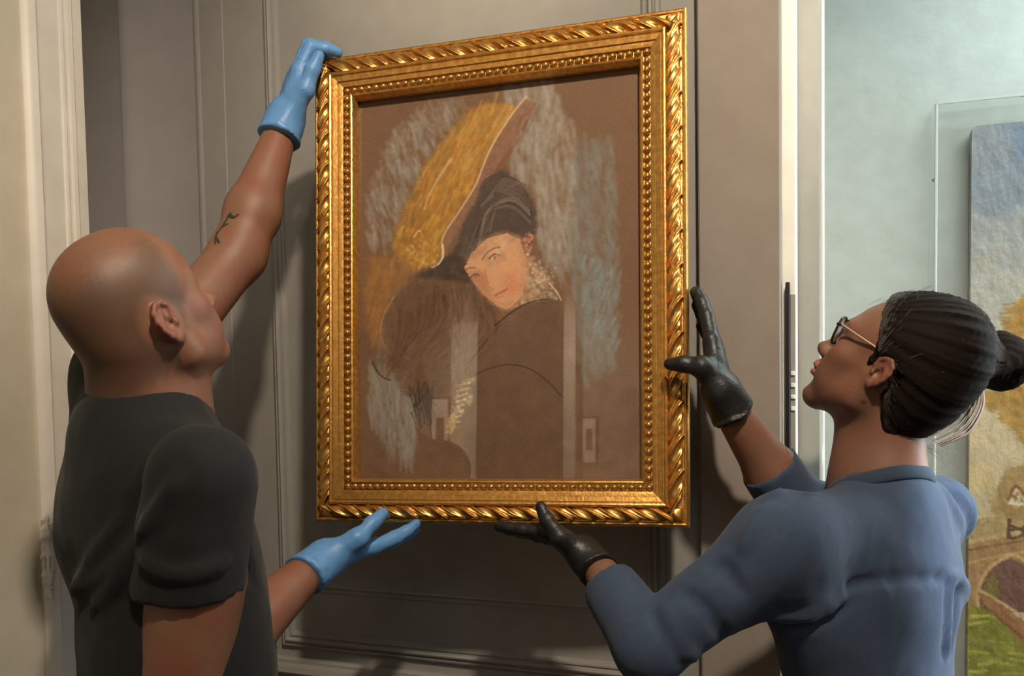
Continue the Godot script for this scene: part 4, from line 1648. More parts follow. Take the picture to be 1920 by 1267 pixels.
	# folds, seams, the two pleats under the yoke
	for f in [
		[at(1392, 1236, 1.12), at(1480, 1170, 1.12), at(1562, 1128, 1.14), -0.009], [at(1400, 1215, 1.11), at(1490, 1150, 1.11), at(1570, 1105, 1.13), 0.008],
		[at(1560, 1102, 1.14), at(1625, 1087, 1.14), at(1750, 1078, 1.18), -0.0018], [at(1750, 1078, 1.18), at(1790, 1092, 1.21), at(1822, 1128, 1.26), 0.006],
		[at(1752, 1092, 1.18), at(1757, 1150, 1.18), at(1762, 1222, 1.19), -0.0034], [at(1776, 1092, 1.19), at(1783, 1150, 1.19), at(1789, 1226, 1.20), -0.0034], [at(1764, 1092, 1.18), at(1770, 1150, 1.18), at(1776, 1226, 1.19), 0.0028],
		[at(1398, 1030, 1.08), at(1430, 985, 1.09), at(1470, 950, 1.11), 0.006], [at(1440, 960, 1.10), at(1475, 952, 1.10), at(1500, 950, 1.12), -0.006],
		[at(1232, 1150, 1.10), at(1250, 1185, 1.10), at(1262, 1215, 1.11), -0.006], [at(1256, 1150, 1.10), at(1280, 1195, 1.10), at(1292, 1210, 1.11), 0.006],
		[at(1290, 1120, 1.10), at(1320, 1140, 1.10), at(1335, 1170, 1.11), -0.004], [at(1345, 1060, 1.09), at(1362, 1075, 1.09), at(1378, 1100, 1.10), -0.004],
		[at(1770, 920, 1.28), at(1800, 960, 1.30), at(1812, 1020, 1.32), -0.005], [at(1735, 920, 1.23), at(1762, 955, 1.25), at(1790, 985, 1.27), 0.005]]:
		fold(t, [f[0], f[1], f[2]], f[3], 0.016)
	t.cap(ring_c + ctilt * 0.066, ring_c + ctilt * 0.16, 0.064, 0.080, 0.005, true)
	var c1 := near_e.lerp(near_w, 0.66)
	var d1 := (near_w - near_e).normalized()
	t.ell(c1 + d1 * 0.032, Vector3(0.032, 0.10, 0.10), 0.003, Basis(d1, d1.cross(Vector3.BACK).normalized(), d1.cross(d1.cross(Vector3.BACK)).normalized()), true)
	var c2 := far_e.lerp(far_w, 0.40)
	var d2 := (far_w - far_e).normalized()
	t.ell(c2 + d2 * 0.05, Vector3(0.05, 0.09, 0.09), 0.003, Basis(d2, d2.cross(Vector3.BACK).normalized(), d2.cross(d2.cross(Vector3.BACK)).normalized()), true)
	var cn := noise(18.0, 63, 2)
	var crumple := func(p: Vector3) -> float: return 0.0020 * cn.get_noise_3dv(p * Vector3(1.0, 0.6, 1.0))
	t.extra = crumple
	t.reach = 0.003
	var blue := lin(52, 66, 88)
	var mottle := noise(120.0, 64, 3)
	var dye := func(p: Vector3) -> Color: return blue * (1.0 + 0.16 * mottle.get_noise_3dv(p))
	var st := Acc.new()
	mesh_field(t, st, 0.0065, dye)
	var top := obj("long_sleeved_top", st.mesh(), M.cloth, o, home)
	for j in band.v.size():
		band.c.append(blue * 0.72)
	obj("neckband", band.mesh(), M.cloth, top)
	legs(o, home, Vector3(0.53, 0, -1.28), fw, r, "trousers", M.denim, 0.92)
	var gn := noise(28.0, 72, 3)
	var wrinkle := func(p: Vector3) -> float: return 0.0012 * gn.get_noise_3dv(p)
	var low := palm_axes(near_w, at(985, 965, 1.355) - near_w, Vector3(-0.10, -0.9, 0.22), false, 0.93)
	var lf := Field.new()
	build_hand(lf, low, [[-26, 2, 4], [-28, 3, 4], [-28, 4, 4], [-28, 5, 5]], [Vector3(0.80, -0.02, 0.58), Vector3(0.90, -0.36, 0.20), Vector3(0.86, -0.48, 0.05)], 0.7, 1.15)
	build_cuff(lf, low, near_e - near_w, 0.030, 0.029, 0.031)
	lf.extra = wrinkle
	lf.reach = 0.002
	var g1 := Acc.new()
	mesh_field(lf, g1, 0.003)
	tag(obj("glove", g1.mesh(), M.black_glove, o, home), "black glove under the frame's bottom edge")
	var up := palm_axes(far_w, at(1317, 545, 1.332) - far_w, Vector3(0.92, 0.1, 0.34), true, 1.0)
	var uf := Field.new()
	build_hand(uf, up, [[2, 4, 4], [4, 5, 5], [6, 6, 6], [8, 8, 8]], [Vector3(0.62, -0.35, 0.62), Vector3(0.35, -0.90, 0.10), Vector3(0.28, -0.94, -0.06)], 0.15, 1.15, 0.8)
	build_cuff(uf, up, far_e - far_w, 0.030, 0.030, 0.034)
	uf.extra = wrinkle
	uf.reach = 0.002
	var g2 := Acc.new()
	mesh_field(uf, g2, 0.003)
	tag(obj("glove", g2.mesh(), M.black_glove, o, home), "black glove pressed against the frame's right edge")


func hair(o: Node3D, home: Transform3D, h: Skull, skin: Field) -> void:
	var f := Field.new()
	var ax := h.axes()
	var bun := at(1882, 680, 1.30)
	f.ell(h.at(-0.014, 0.044), Vector3(0.103, 0.084, 0.080) * h.k, 0.02, ax)
	f.ell(h.at(-0.034, 0.058), Vector3(0.076, 0.078, 0.074) * h.k, 0.04, ax)
	f.ell(h.at(-0.052, -0.012), Vector3(0.058, 0.070, 0.066) * h.k, 0.04, ax)
	f.ell(h.at(-0.045, -0.055), Vector3(0.036, 0.045, 0.050) * h.k, 0.03, ax)
	f.ball(at(1768, 628, 1.26), 0.060, 0.06)
	f.cap(at(1800, 665, 1.26), bun, 0.050, 0.022, 0.04)
	# hairline: from the forehead down in front of the ears, then back to the nape
	f.shear_off(h.at(0.004, 0.010), h.f - h.u * 0.62, 0.012)
	f.ell(h.at(-0.010, -0.006, 0.080), Vector3(0.026, 0.032, 0.020) * h.k, 0.010, ax, true)
	for z in [-1.0, 1.0]:
		f.cap(h.at(0.012, 0.030, 0.071 * z), h.at(0.016, 0.006, 0.071 * z), 0.007, 0.003, 0.012)
	var axis := (h.at(0.05, 0.06) - bun).normalized()
	var e1 := axis.cross(h.s).normalized()
	var e2 := axis.cross(e1)
	var wave := noise(20.0, 81, 2)
	var strands := func(p: Vector3) -> float:
		var q: Vector3 = p - bun
		var a := atan2(q.dot(e1), q.dot(e2))
		var l := q.length()
		return 0.0026 * wave.get_noise_2d(a * 0.55, l * 0.10) + 0.0014 * wave.get_noise_2d(a * 1.25 + 9.0, l * 0.15)
	f.extra = strands
	f.reach = 0.003
	var acc := Acc.new()
	mesh_field(f, acc, 0.003)
	tag(obj("hair", acc.mesh(), M.hair, o, home), "dark brown hair pulled back into a bun")
	# single strands combed over it toward the bun
	var rng := RandomNumberGenerator.new()
	rng.seed = 5
	var combed := [Acc.new(), Acc.new()]
	var rise := (h.f * 0.62 + h.u).normalized()
	for j in 330:
		var a := rng.randf_range(-0.75, 1.75)
		var from: Vector3 = h.at(-0.004, 0.006) + rise * 0.105 * sin(a) + h.s * 0.09 * cos(a)
		var to: Vector3 = bun.lerp(h.at(-0.06, 0.03), 0.30) + h.u * rng.randf_range(-0.02, 0.02) + h.s * rng.randf_range(-0.01, 0.025)
		var mid: Vector3 = h.at(-0.03, 0.03)
		var path := PackedVector3Array()
		var stop := rng.randf_range(0.55, 1.0)
		for q in 9:
			var p: Vector3 = from.lerp(to, stop * q / 8.0)
			p = mid + (p - mid).normalized() * 0.125
			p = f.near(p)
			path.append(p + f.slope(p) * (0.0003 - float(strands.call(p))))
		add_tube(combed[0 if j % 3 else 1], path, even(9, rng.randf_range(0.0006, 0.0011), 0.0004), 4)
	tag(obj("combed_strand", combed[0].mesh(), M.hair_strand, o, home), "", "", "", "stuff")
	tag(obj("combed_strand", combed[1].mesh(), M.hair_brown, o, home), "", "", "", "stuff")
	# bun: a coiled rope of hair
	var b := Field.new()
	var bx := (bun - h.at(-0.06, 0.02)).normalized()
	var by := (Vector3.UP - bx * Vector3.UP.dot(bx)).normalized()
	var bz := bx.cross(by)
	var last := Vector3.ZERO
	for j in 40:
		var t := j / 39.0
		var a := t * TAU * 2.6
		var rr := lerpf(0.034, 0.012, t)
		var p := bun + (by * sin(a) + bz * cos(a)) * rr + bx * lerpf(-0.016, 0.022, t)
		if j:
			b.cap(last, p, 0.0165, 0.0165, 0.006)
		last = p
	b.ball(bun + by * 0.036 - bx * 0.006, 0.017, 0.006)
	b.ball(bun - bx * 0.030, 0.026, 0.02)
	var twist := func(p: Vector3) -> float:
		var q: Vector3 = p - bun
		return 0.0011 * sin(q.dot(bx) * 900.0 + 4.0 * atan2(q.dot(by), q.dot(bz)) + 6.0 * wave.get_noise_3dv(p))
	b.extra = twist
	b.reach = 0.002
	var ba := Acc.new()
	mesh_field(b, ba, 0.003)
	tag(obj("bun", ba.mesh(), M.hair, o, home), "coiled bun of dark hair")
	# loose locks under the bun, and stray hairs
	var locks := Acc.new()
	for j in 30:
		var w := rng.randf_range(-1.0, 1.0)
		var w2 := rng.randf_range(-0.02, 0.02)
		add_tube(locks, smooth_path([at(1832 + 8 * w, 715, 1.25 + w2), at(1830 + 14 * w, 755 + 6 * w, 1.25 + w2), at(1800 + 18 * w, 800 + 10 * w, 1.24 + w2), at(1752 + 14 * w, 828 + 8 * w, 1.23 + w2)], 6), even(19, 0.0017, 0.0006), 5)
	tag(obj("loose_lock", locks.mesh(), M.hair_light, o, home), "lighter loose lock of hair", "", "", "stuff")
	var stray := Acc.new()
	for j in 34:
		var a := rng.randf_range(-0.9, 1.2)
		var p := h.at(-0.014 + 0.100 * sin(a) * 1.0, 0.040 + 0.086 * cos(a), rng.randf_range(-0.03, 0.03))
		var d := (h.u * cos(a) + h.f * sin(a) * 0.6 - h.f * 0.9 + h.s * rng.randf_range(-0.6, 0.6)).normalized()
		var l := rng.randf_range(0.010, 0.024)
		add_tube(stray, smooth_path([p, p + d * l * 0.5 + h.u * 0.004, p + d * l + h.u * rng.randf_range(-0.008, 0.006)], 4), even(9, 0.00035, 0.0002), 3)
	for j in 46:
		var z := rng.randf_range(-0.055, 0.074)
		var up := sqrt(maxf(0.0, 1.0 - pow(z / 0.08, 2.0)))
		var p := h.at(0.006 + 0.62 * (0.005 + 0.088 * up), 0.012 + 0.092 * up, z)
		p = skin.near(p)
		var q := skin.near(p + h.f * rng.randf_range(0.008, 0.018) + h.u * rng.randf_range(-0.010, 0.006))
		add_tube(stray, PackedVector3Array([p - h.f * 0.008 + h.u * 0.004, p, q]), PackedFloat32Array([0.0005, 0.0005, 0.0002]), 3)
	for j in 14:
		var p := at(1735 + rng.randf_range(-14, 20), 838 + rng.randf_range(-10, 8), 1.23)
		add_tube(stray, smooth_path([p, p + Vector3(rng.randf_range(0.0, 0.03), -0.012, 0.01), p + Vector3(rng.randf_range(-0.01, 0.05), rng.randf_range(-0.045, -0.02), 0.01)], 4), even(9, 0.00035, 0.0002), 3)
	tag(obj("stray_hair", stray.mesh(), M.hair_light, o, home), "", "", "", "stuff")


func glasses(o: Node3D, at_home: Transform3D, h: Skull) -> void:
	var g := Node3D.new()
	g.name = "glasses"
	o.add_child(g)
	var home := at_home
	for z in [-1.0, 1.0]:
		var c := h.at(0.0930, 0.023, 0.034 * z)
		var ax: Vector3 = (h.s - h.f * 0.14 * z).normalized()
		var ay: Vector3 = (h.u + h.f * 0.14).normalized()
		var pts := PackedVector3Array()
		for j in 33:
			var t := TAU * j / 32
			var m := pow(pow(absf(cos(t)), 3.2) + pow(absf(sin(t)), 3.2), -1.0 / 3.2)
			pts.append(c + (ax * cos(t) * 0.0255 + ay * sin(t) * 0.0215) * m * h.k)
		obj("rim", tube(pts, even(33, 0.0019), 8), M.spectacle, g, home)
		var lens := Acc.new()
		var nn := ax.cross(ay).normalized()
		for side in [-1.0, 1.0]:
			for j in 32:
				var p: Vector3 = c + nn * 0.0006 * side
				var q0: Vector3 = p + (pts[j] - c) * 0.97
				var q1: Vector3 = p + (pts[j + 1] - c) * 0.97
				if side > 0:
					lens.tri(p + nn * 0.0008, q1, q0)
				else:
					lens.tri(p + nn * 0.0008, q0, q1)
		obj("lens", lens.mesh(), M.acrylic, g, home)
		var hinge := h.at(0.0875, 0.035, 0.060 * z)
		var path := smooth_path([h.at(0.0915, 0.033, 0.058 * z), hinge, h.at(0.055, 0.033, 0.070 * z), h.at(0.012, 0.030, 0.074 * z), h.at(-0.006, 0.024, 0.077 * z), h.at(-0.022, 0.002, 0.077 * z)], 5)
		obj("temple_arm", tube(path, even(path.size(), 0.0017), 8), M.spectacle_arm, g, home)
		obj("hinge", tube(PackedVector3Array([h.at(0.0925, 0.033, 0.057 * z), h.at(0.0865, 0.0345, 0.0615 * z)]), even(2, 0.0028), 8), M.spectacle, g, home)
	var bridge := smooth_path([h.at(0.095, 0.027, -0.010), h.at(0.098, 0.030, 0.0), h.at(0.095, 0.027, 0.010)], 5)
	obj("bridge", tube(bridge, even(bridge.size(), 0.0017), 8), M.spectacle, g, home)


# ------------------------------------------------------------------ painted pictures
class Easel:
	# dabs of colour laid on an image; positions are given in the picture's own sketch units
	var im: Image
	var w := 0
	var h := 0
	var ox := 0.0
	var oy := 0.0
	var kx := 1.0
	var ky := 1.0
	var stamps := {}
	var rng := RandomNumberGenerator.new()
	var grain := 0.45

	func setup(w_: int, h_: int, from: Vector2, to: Vector2, ground: Color) -> void:
		w = w_
		h = h_
		ox = from.x
		oy = from.y
		kx = w / (to.x - from.x)
		ky = h / (to.y - from.y)
		im = Image.create(w, h, false, Image.FORMAT_RGBA8)
		im.fill(ground)
		rng.seed = 77

	func stamp(r: int, c: Color, alpha: float, soft: float) -> Image:
		var key := "%d %s %d %d" % [r, c.to_html(), int(alpha * 40), int(soft * 10)]
		if stamps.has(key):
			return stamps[key]
		var n := 2 * r + 1
		var bytes := PackedByteArray()
		bytes.resize(n * n * 4)
		var local := RandomNumberGenerator.new()
		local.seed = key.hash()
		for y in n:
			for x in n:
				var d := Vector2(x - r, y - r).length() / (r + 0.5)
				var a := alpha * clampf((1.0 - d) / maxf(soft, 0.02), 0.0, 1.0) * (1.0 - grain * local.randf())
				var o := (y * n + x) * 4
				bytes[o] = c.r8
				bytes[o + 1] = c.g8
				bytes[o + 2] = c.b8
				bytes[o + 3] = int(255.0 * a)
		var s := Image.create_from_data(n, n, false, Image.FORMAT_RGBA8, bytes)
		stamps[key] = s
		return s

	func dab(p: Vector2, r: float, c: Color, alpha: float, soft := 0.7) -> void:
		var q := Vector2((p.x - ox) * kx, (p.y - oy) * ky)
		var ri := maxi(1, roundi(r * kx))
		im.blend_rect(stamp(ri, c, alpha, soft), Rect2i(0, 0, 2 * ri + 1, 2 * ri + 1), Vector2i(roundi(q.x) - ri, roundi(q.y) - ri))

	func line(pts: Array, r0: float, r1: float, c: Color, alpha: float, soft := 0.7) -> void:
		var path := []
		var k := pts.size()
		for j in k - 1:
			var p0: Vector2 = pts[maxi(j - 1, 0)]
			var p1: Vector2 = pts[j]
			var p2: Vector2 = pts[j + 1]
			var p3: Vector2 = pts[mini(j + 2, k - 1)]
			var n := maxi(2, int(p1.distance_to(p2) / maxf(1.2, minf(r0, r1) * 0.6)))
			for s in n:
				path.append(p1.cubic_interpolate(p2, p0, p3, float(s) / n))
		for j in path.size():
			dab(path[j], lerpf(r0, r1, float(j) / path.size()), c, alpha, soft)

	func patch(poly: Array, c: Color, alpha: float, r: float, count: int, vary := 0.08, soft := 0.8) -> void:
		# fills an outline with overlapping dabs of slightly varied colour
		var pk := PackedVector2Array(poly)
		var lo := pk[0]
		var hi := pk[0]
		for p in pk:
			lo = lo.min(p)
			hi = hi.max(p)
		var tones := []
		for j in 5:
			var f := 1.0 + vary * (j - 2) * 0.5
			tones.append(Color(clampf(c.r * f, 0, 1), clampf(c.g * f, 0, 1), clampf(c.b * f, 0, 1)))
		var placed := 0
		var tries := 0
		while placed < count and tries < count * 12:
			tries += 1
			var p := Vector2(rng.randf_range(lo.x, hi.x), rng.randf_range(lo.y, hi.y))
			if Geometry2D.is_point_in_polygon(p, pk):
				dab(p, r * [0.75, 1.0, 1.2][rng.randi() % 3], tones[rng.randi() % 5], alpha, soft)
				placed += 1

	func fill(poly: Array, c: Color, alpha: float, ragged := 2.0) -> void:
		# a flat wash with a slightly ragged edge, one row at a time
		var pk := PackedVector2Array()
		for p in poly:
			pk.append(Vector2((p.x - ox) * kx, (p.y - oy) * ky))
		var y0 := h
		var y1 := 0
		for p in pk:
			y0 = mini(y0, int(p.y))
			y1 = maxi(y1, int(p.y) + 1)
		var row := Image.create(w, 1, false, Image.FORMAT_RGBA8)
		row.fill(Color(c.r, c.g, c.b, alpha))
		for y in range(maxi(0, y0), mini(h, y1)):
			var xs := []
			for j in pk.size():
				var p: Vector2 = pk[j]
				var q: Vector2 = pk[(j + 1) % pk.size()]
				if (p.y <= y) != (q.y <= y):
					xs.append(p.x + (y - p.y) / (q.y - p.y) * (q.x - p.x) + rng.randf_range(-ragged, ragged))
			xs.sort()
			for j in range(0, xs.size() - 1, 2):
				var x0 := clampi(int(xs[j]), 0, w)
				var x1 := clampi(int(xs[j + 1]), 0, w)
				if x1 > x0:
					im.blend_rect(row, Rect2i(0, 0, x1 - x0, 1), Vector2i(x0, y))

	func hatch(poly: Array, dir: Vector2, length: float, r: float, c: Color, alpha: float, count: int, vary := 0.12) -> void:
		var pk := PackedVector2Array(poly)
		var lo := pk[0]
		var hi := pk[0]
		for p in pk:
			lo = lo.min(p)
			hi = hi.max(p)
		for j in count:
			var p := Vector2(rng.randf_range(lo.x, hi.x), rng.randf_range(lo.y, hi.y))
			if not Geometry2D.is_point_in_polygon(p, pk):
				continue
			var f := 1.0 + vary * (rng.randi() % 5 - 2) * 0.5
			var d := dir.rotated(rng.randf_range(-0.25, 0.25)) * length * rng.randf_range(0.5, 1.2)
			line([p - d * 0.5, p + d * 0.5 + Vector2(rng.randf_range(-3, 3), 0)], r, r * 0.7, Color(clampf(c.r * f, 0, 1), clampf(c.g * f, 0, 1), clampf(c.b * f, 0, 1)), alpha)

	func tooth(freq: float, alpha: float, dark: Color, light: Color) -> void:
		# grain of the paper or canvas
		var n := FastNoiseLite.new()
		n.frequency = freq
		n.seed = 9
		n.fractal_octaves = 3
		var g := n.get_image(w, h)
		g.convert(Image.FORMAT_L8)
		var src := g.get_data()
		var bytes := PackedByteArray()
		bytes.resize(w * h * 4)
		for j in w * h:
			var v := src[j] - 128
			var c := light if v > 0 else dark
			var o := j * 4
			bytes[o] = c.r8
			bytes[o + 1] = c.g8
			bytes[o + 2] = c.b8
			bytes[o + 3] = mini(255, int(absi(v) * 2 * alpha))
		im.blend_rect(Image.create_from_data(w, h, false, Image.FORMAT_RGBA8, bytes), Rect2i(0, 0, w, h), Vector2i.ZERO)

	func done() -> ImageTexture:
		return ImageTexture.create_from_image(im)


func v2(flat: Array) -> Array:
	var o := []
	for j in range(0, flat.size(), 2):
		o.append(Vector2(flat[j], flat[j + 1]))
	return o


func portrait_texture() -> Texture2D:
	# a loose pastel of a lady with a large golden hat, on brown paper
	var e := Easel.new()
	e.setup(660, 884, Vector2(72, 20), Vector2(970, 1236), rgb(120, 88, 64))
	var all := v2([75, 20, 970, 20, 970, 1236, 75, 1236])
	e.patch(all, rgb(122, 90, 66), 0.25, 26, 500, 0.12)
	e.patch(v2([75, 560, 330, 560, 500, 800, 500, 1236, 75, 1236]), rgb(106, 76, 52), 0.24, 24, 300, 0.12)
	e.patch(v2([440, 860, 760, 860, 960, 1000, 960, 1236, 440, 1236]), rgb(98, 70, 48), 0.3, 26, 300, 0.08)
	# chalky greys round the figure
	e.hatch(v2([110, 500, 100, 330, 200, 140, 330, 60, 440, 70, 330, 190, 250, 330, 190, 500]), Vector2(0.35, 1), 46, 10, rgb(176, 176, 168), 0.10, 1000)
	e.hatch(v2([540, 40, 700, 40, 770, 200, 780, 560, 720, 640, 660, 560, 650, 380, 560, 290, 590, 180]), Vector2(0.1, 1), 60, 12, rgb(174, 170, 160), 0.11, 1100)
	e.hatch(v2([770, 230, 880, 240, 900, 600, 880, 900, 790, 960, 760, 620]), Vector2(0.15, 1), 50, 12, rgb(140, 146, 144), 0.09, 900)
	e.hatch(v2([780, 560, 900, 620, 890, 850, 800, 800]), Vector2(-0.3, 1), 36, 8, rgb(150, 164, 168), 0.10, 320)
	e.hatch(v2([110, 870, 260, 930, 280, 1060, 250, 1190, 190, 1170, 110, 1040]), Vector2(0.1, 1), 60, 9, rgb(162, 158, 148), 0.10, 720)
	e.hatch(v2([150, 700, 240, 620, 260, 880, 130, 860]), Vector2(0.1, 1), 60, 6, rgb(128, 118, 106), 0.14, 160)
	# hat crown and gold drapery
	var hat := v2([190, 480, 230, 390, 270, 320, 310, 240, 400, 140, 460, 85, 540, 78, 596, 112, 575, 150, 500, 250, 440, 370, 375, 450, 345, 555, 255, 575, 225, 545])
	e.fill(hat, rgb(186, 126, 38), 0.68, 16.0)
	e.patch(hat, rgb(176, 124, 50), 0.40, 16, 800, 0.22)
	e.hatch(hat, Vector2(-0.55, 1), 50, 9, rgb(218, 164, 66), 0.13, 460, 0.35)
	e.hatch(v2([180, 500, 230, 360, 320, 220, 420, 110, 400, 200, 300, 330, 250, 480]), Vector2(-0.4, 1), 40, 9, rgb(150, 128, 90), 0.08, 200)
	e.hatch(v2([430, 90, 590, 100, 520, 230, 420, 300, 400, 200]), Vector2(-0.5, 1), 50, 6, rgb(186, 146, 82), 0.22, 140)
	e.hatch(v2([200, 500, 270, 330, 320, 250, 300, 470, 250, 540]), Vector2(-0.2, 1), 40, 6, rgb(150, 98, 40), 0.2, 120)
	e.line(v2([384, 238, 345, 290, 312, 345, 296, 388]), 7, 5, rgb(232, 200, 146), 0.35)
	e.line(v2([462, 110, 420, 200, 380, 300, 350, 400, 330, 480]), 8, 5, rgb(214, 162, 70), 0.2)
	var drape := v2([110, 520, 240, 540, 250, 590, 190, 650, 150, 720, 160, 820, 110, 780, 95, 640])
	e.fill(drape, rgb(152, 102, 48), 0.35, 20.0)
	e.patch(drape, rgb(158, 110, 58), 0.30, 16, 260, 0.18)
	e.hatch(drape, Vector2(-0.3, 1), 60, 10, rgb(180, 128, 66), 0.09, 220)
	e.line(v2([196, 652, 160, 712, 150, 770, 178, 832]), 4, 3, rgb(196, 148, 92), 0.4)
	# under the brim
	var brim := v2([622, 78, 650, 96, 606, 170, 560, 235, 520, 290, 455, 380, 400, 470, 362, 520, 356, 480, 400, 410, 460, 330, 505, 235, 560, 145])
	e.fill(brim, rgb(140, 100, 78), 0.7)
	e.patch(brim, rgb(146, 106, 82), 0.45, 9, 420, 0.14)
	e.hatch(v2([640, 90, 660, 120, 590, 230, 540, 280, 560, 210]), Vector2(-0.6, 1), 40, 6, rgb(132, 84, 64), 0.25, 70)
	# the dark rounded fur behind the shoulder
	var fur := v2([170, 720, 220, 640, 300, 600, 400, 600, 470, 650, 530, 720, 520, 790, 450, 850, 400, 930, 330, 980, 230, 960, 180, 860])
	e.fill(fur, rgb(98, 70, 46), 0.5, 14.0)
	e.patch(fur, rgb(108, 76, 50), 0.35, 16, 560, 0.16)
	for j in 46:
		var t := j / 45.0
		var s := Vector2(lerpf(215, 520, t), lerpf(700, 700, t) - 80 * sin(t * PI))
		e.line([s + Vector2(e.rng.randf_range(-14, 14), e.rng.randf_range(-10, 60)), s + Vector2(-20 + 30 * t, 110), s + Vector2(-50 - 70 * t, e.rng.randf_range(150, 230))], 7, 4, rgb(70, 50, 34) if j % 3 else rgb(140, 98, 58), 0.11)
	e.patch(v2([330, 570, 420, 500, 430, 580, 470, 640, 400, 610, 300, 600, 260, 600]), rgb(52, 42, 36), 0.35, 12, 220, 0.14)
	# hair
	var hair_shape := v2([405, 520, 420, 450, 470, 370, 490, 310, 545, 288, 600, 330, 645, 400, 655, 470, 632, 520, 605, 490, 560, 470, 500, 480, 455, 520, 425, 562])
	e.fill(hair_shape, rgb(72, 59, 52), 0.8, 5.0)
	e.patch(hair_shape, rgb(76, 62, 55), 0.3, 12, 420, 0.25)
	for j in 60:
		var t := e.rng.randf()
		var k := e.rng.randf()
		var p0 := Vector2(lerpf(425, 470, k) + 40 * t, 548 - 60 * t - 20 * k)
		var p1 := Vector2(470 + 70 * t, 440 - 70 * t)
		var p2 := Vector2(560 + 40 * t, 410 - 80 * t)
		var p3 := Vector2(636 - 10 * t, 470 - 110 * t)
		e.line([p0, p1, p2, p3], 6, 4, [rgb(56, 44, 39), rgb(70, 57, 50), rgb(156, 134, 120), rgb(104, 86, 76)][j % 4], 0.22)
	for j in 14:
		var t := j / 13.0
		e.line([Vector2(480 + 40 * t, 392 - 30 * t), Vector2(530 + 20 * t, 350 - 40 * t), Vector2(600 + 20 * t, 380 - 40 * t)], 5, 3, rgb(60, 48, 43) if j % 2 else rgb(160, 138, 124), 0.24)
	e.patch(v2([408, 540, 430, 480, 470, 470, 470, 520, 440, 550]), rgb(112, 98, 86), 0.25, 9, 60)
	# neck, face
	e.patch(v2([596, 560, 640, 560, 690, 640, 640, 690, 570, 712, 590, 660]), rgb(214, 166, 128), 0.5, 9, 180, 0.1)
	var face := v2([427, 578, 452, 532, 500, 492, 560, 480, 600, 500, 622, 560, 622, 630, 604, 680, 560, 713, 530, 700, 490, 664, 455, 622])
	e.fill(face, rgb(226, 168, 124), 0.95, 2.5)
	e.patch(face, rgb(224, 172, 132), 0.14, 16, 260, 0.06)
	e.patch(v2([490, 540, 548, 528, 556, 566, 505, 578]), rgb(188, 128, 98), 0.10, 10, 60, 0.04)
	e.patch(v2([440, 590, 480, 586, 486, 616, 452, 622]), rgb(182, 120, 92), 0.12, 9, 50, 0.04)
	e.patch(v2([590, 500, 626, 540, 626, 640, 596, 690, 606, 600]), rgb(196, 140, 106), 0.10, 12, 90, 0.04)
	e.patch(v2([440, 540, 500, 490, 600, 492, 600, 510, 510, 512, 452, 562]), rgb(170, 120, 92), 0.12, 9, 110, 0.05)
	e.patch(v2([500, 676, 530, 690, 580, 690, 560, 716, 528, 704]), rgb(200, 142, 106), 0.12, 9, 60, 0.04)
	e.patch(v2([440, 590, 490, 600, 520, 690, 490, 664, 455, 622]), rgb(196, 134, 98), 0.14, 16, 90, 0.04)
	e.patch(v2([545, 610, 600, 600, 610, 650, 570, 680, 548, 650]), rgb(226, 140, 104), 0.12, 18, 50, 0.03)
	e.patch(v2([500, 500, 570, 490, 560, 530, 500, 545]), rgb(240, 200, 160), 0.14, 14, 50, 0.03)
	e.line(v2([482, 556, 498, 536, 520, 524, 540, 522]), 3.2, 2.0, rgb(92, 62, 48), 0.34)
	e.line(v2([428, 584, 446, 578, 462, 580]), 3.0, 2.0, rgb(100, 68, 54), 0.32)
	e.patch(v2([506, 548, 524, 541, 540, 548, 528, 562, 512, 564]), rgb(224, 194, 168), 0.25, 5, 26)
	e.dab(Vector2(522, 553), 7, rgb(58, 42, 36), 0.6, 0.8)
	e.line(v2([504, 554, 520, 542, 542, 548]), 2.4, 1.8, rgb(72, 46, 36), 0.45)
	e.line(v2([446, 608, 460, 598, 474, 604]), 2.6, 2.0, rgb(72, 46, 36), 0.4)
	e.dab(Vector2(462, 604), 6, rgb(60, 44, 38), 0.5, 0.8)
	e.line(v2([492, 588, 496, 616, 506, 640, 520, 648]), 3.2, 3.2, rgb(184, 118, 86), 0.4)
	e.dab(Vector2(506, 636), 8, rgb(238, 190, 152), 0.5)
	e.line(v2([522, 668, 536, 660, 552, 654, 562, 646]), 5.0, 3.0, rgb(204, 98, 78), 0.42)
	e.line(v2([528, 676, 542, 672, 556, 662]), 4.0, 3.0, rgb(214, 120, 98), 0.4)
	e.line(v2([524, 669, 545, 661, 563, 648]), 1.4, 1.2, rgb(130, 60, 50), 0.45)
	e.line(v2([534, 704, 562, 714, 600, 684, 622, 634]), 3.0, 3.0, rgb(170, 116, 84), 0.4)
	e.line(v2([562, 716, 600, 706, 650, 672]), 6, 5, rgb(150, 104, 74), 0.35)
	e.patch(v2([612, 490, 636, 484, 642, 520, 628, 548, 614, 530]), rgb(222, 142, 110), 0.55, 6, 60)
	e.line(v2([620, 496, 634, 506, 632, 530]), 2.0, 2.0, rgb(170, 86, 64), 0.5)
	e.dab(Vector2(624, 549), 7, rgb(246, 236, 216), 0.85, 0.5)
	# lace collar
	e.patch(v2([628, 580, 660, 570, 700, 640, 722, 690, 690, 690, 630, 690, 600, 706, 612, 650]), rgb(208, 188, 160), 0.35, 7, 220, 0.18)
	for j in 70:
		e.dab(Vector2(e.rng.randf_range(622, 712), e.rng.randf_range(590, 690)), e.rng.randf_range(2, 4), rgb(238, 226, 204) if j % 2 else rgb(150, 122, 98), 0.5)
	e.line(v2([690, 640, 712, 668, 726, 694]), 3, 3, rgb(240, 226, 200), 0.6)
	# dress
	var dress := v2([452, 862, 530, 770, 600, 720, 650, 690, 720, 690, 742, 780, 760, 1000, 755, 1236, 446, 1236, 444, 1000])
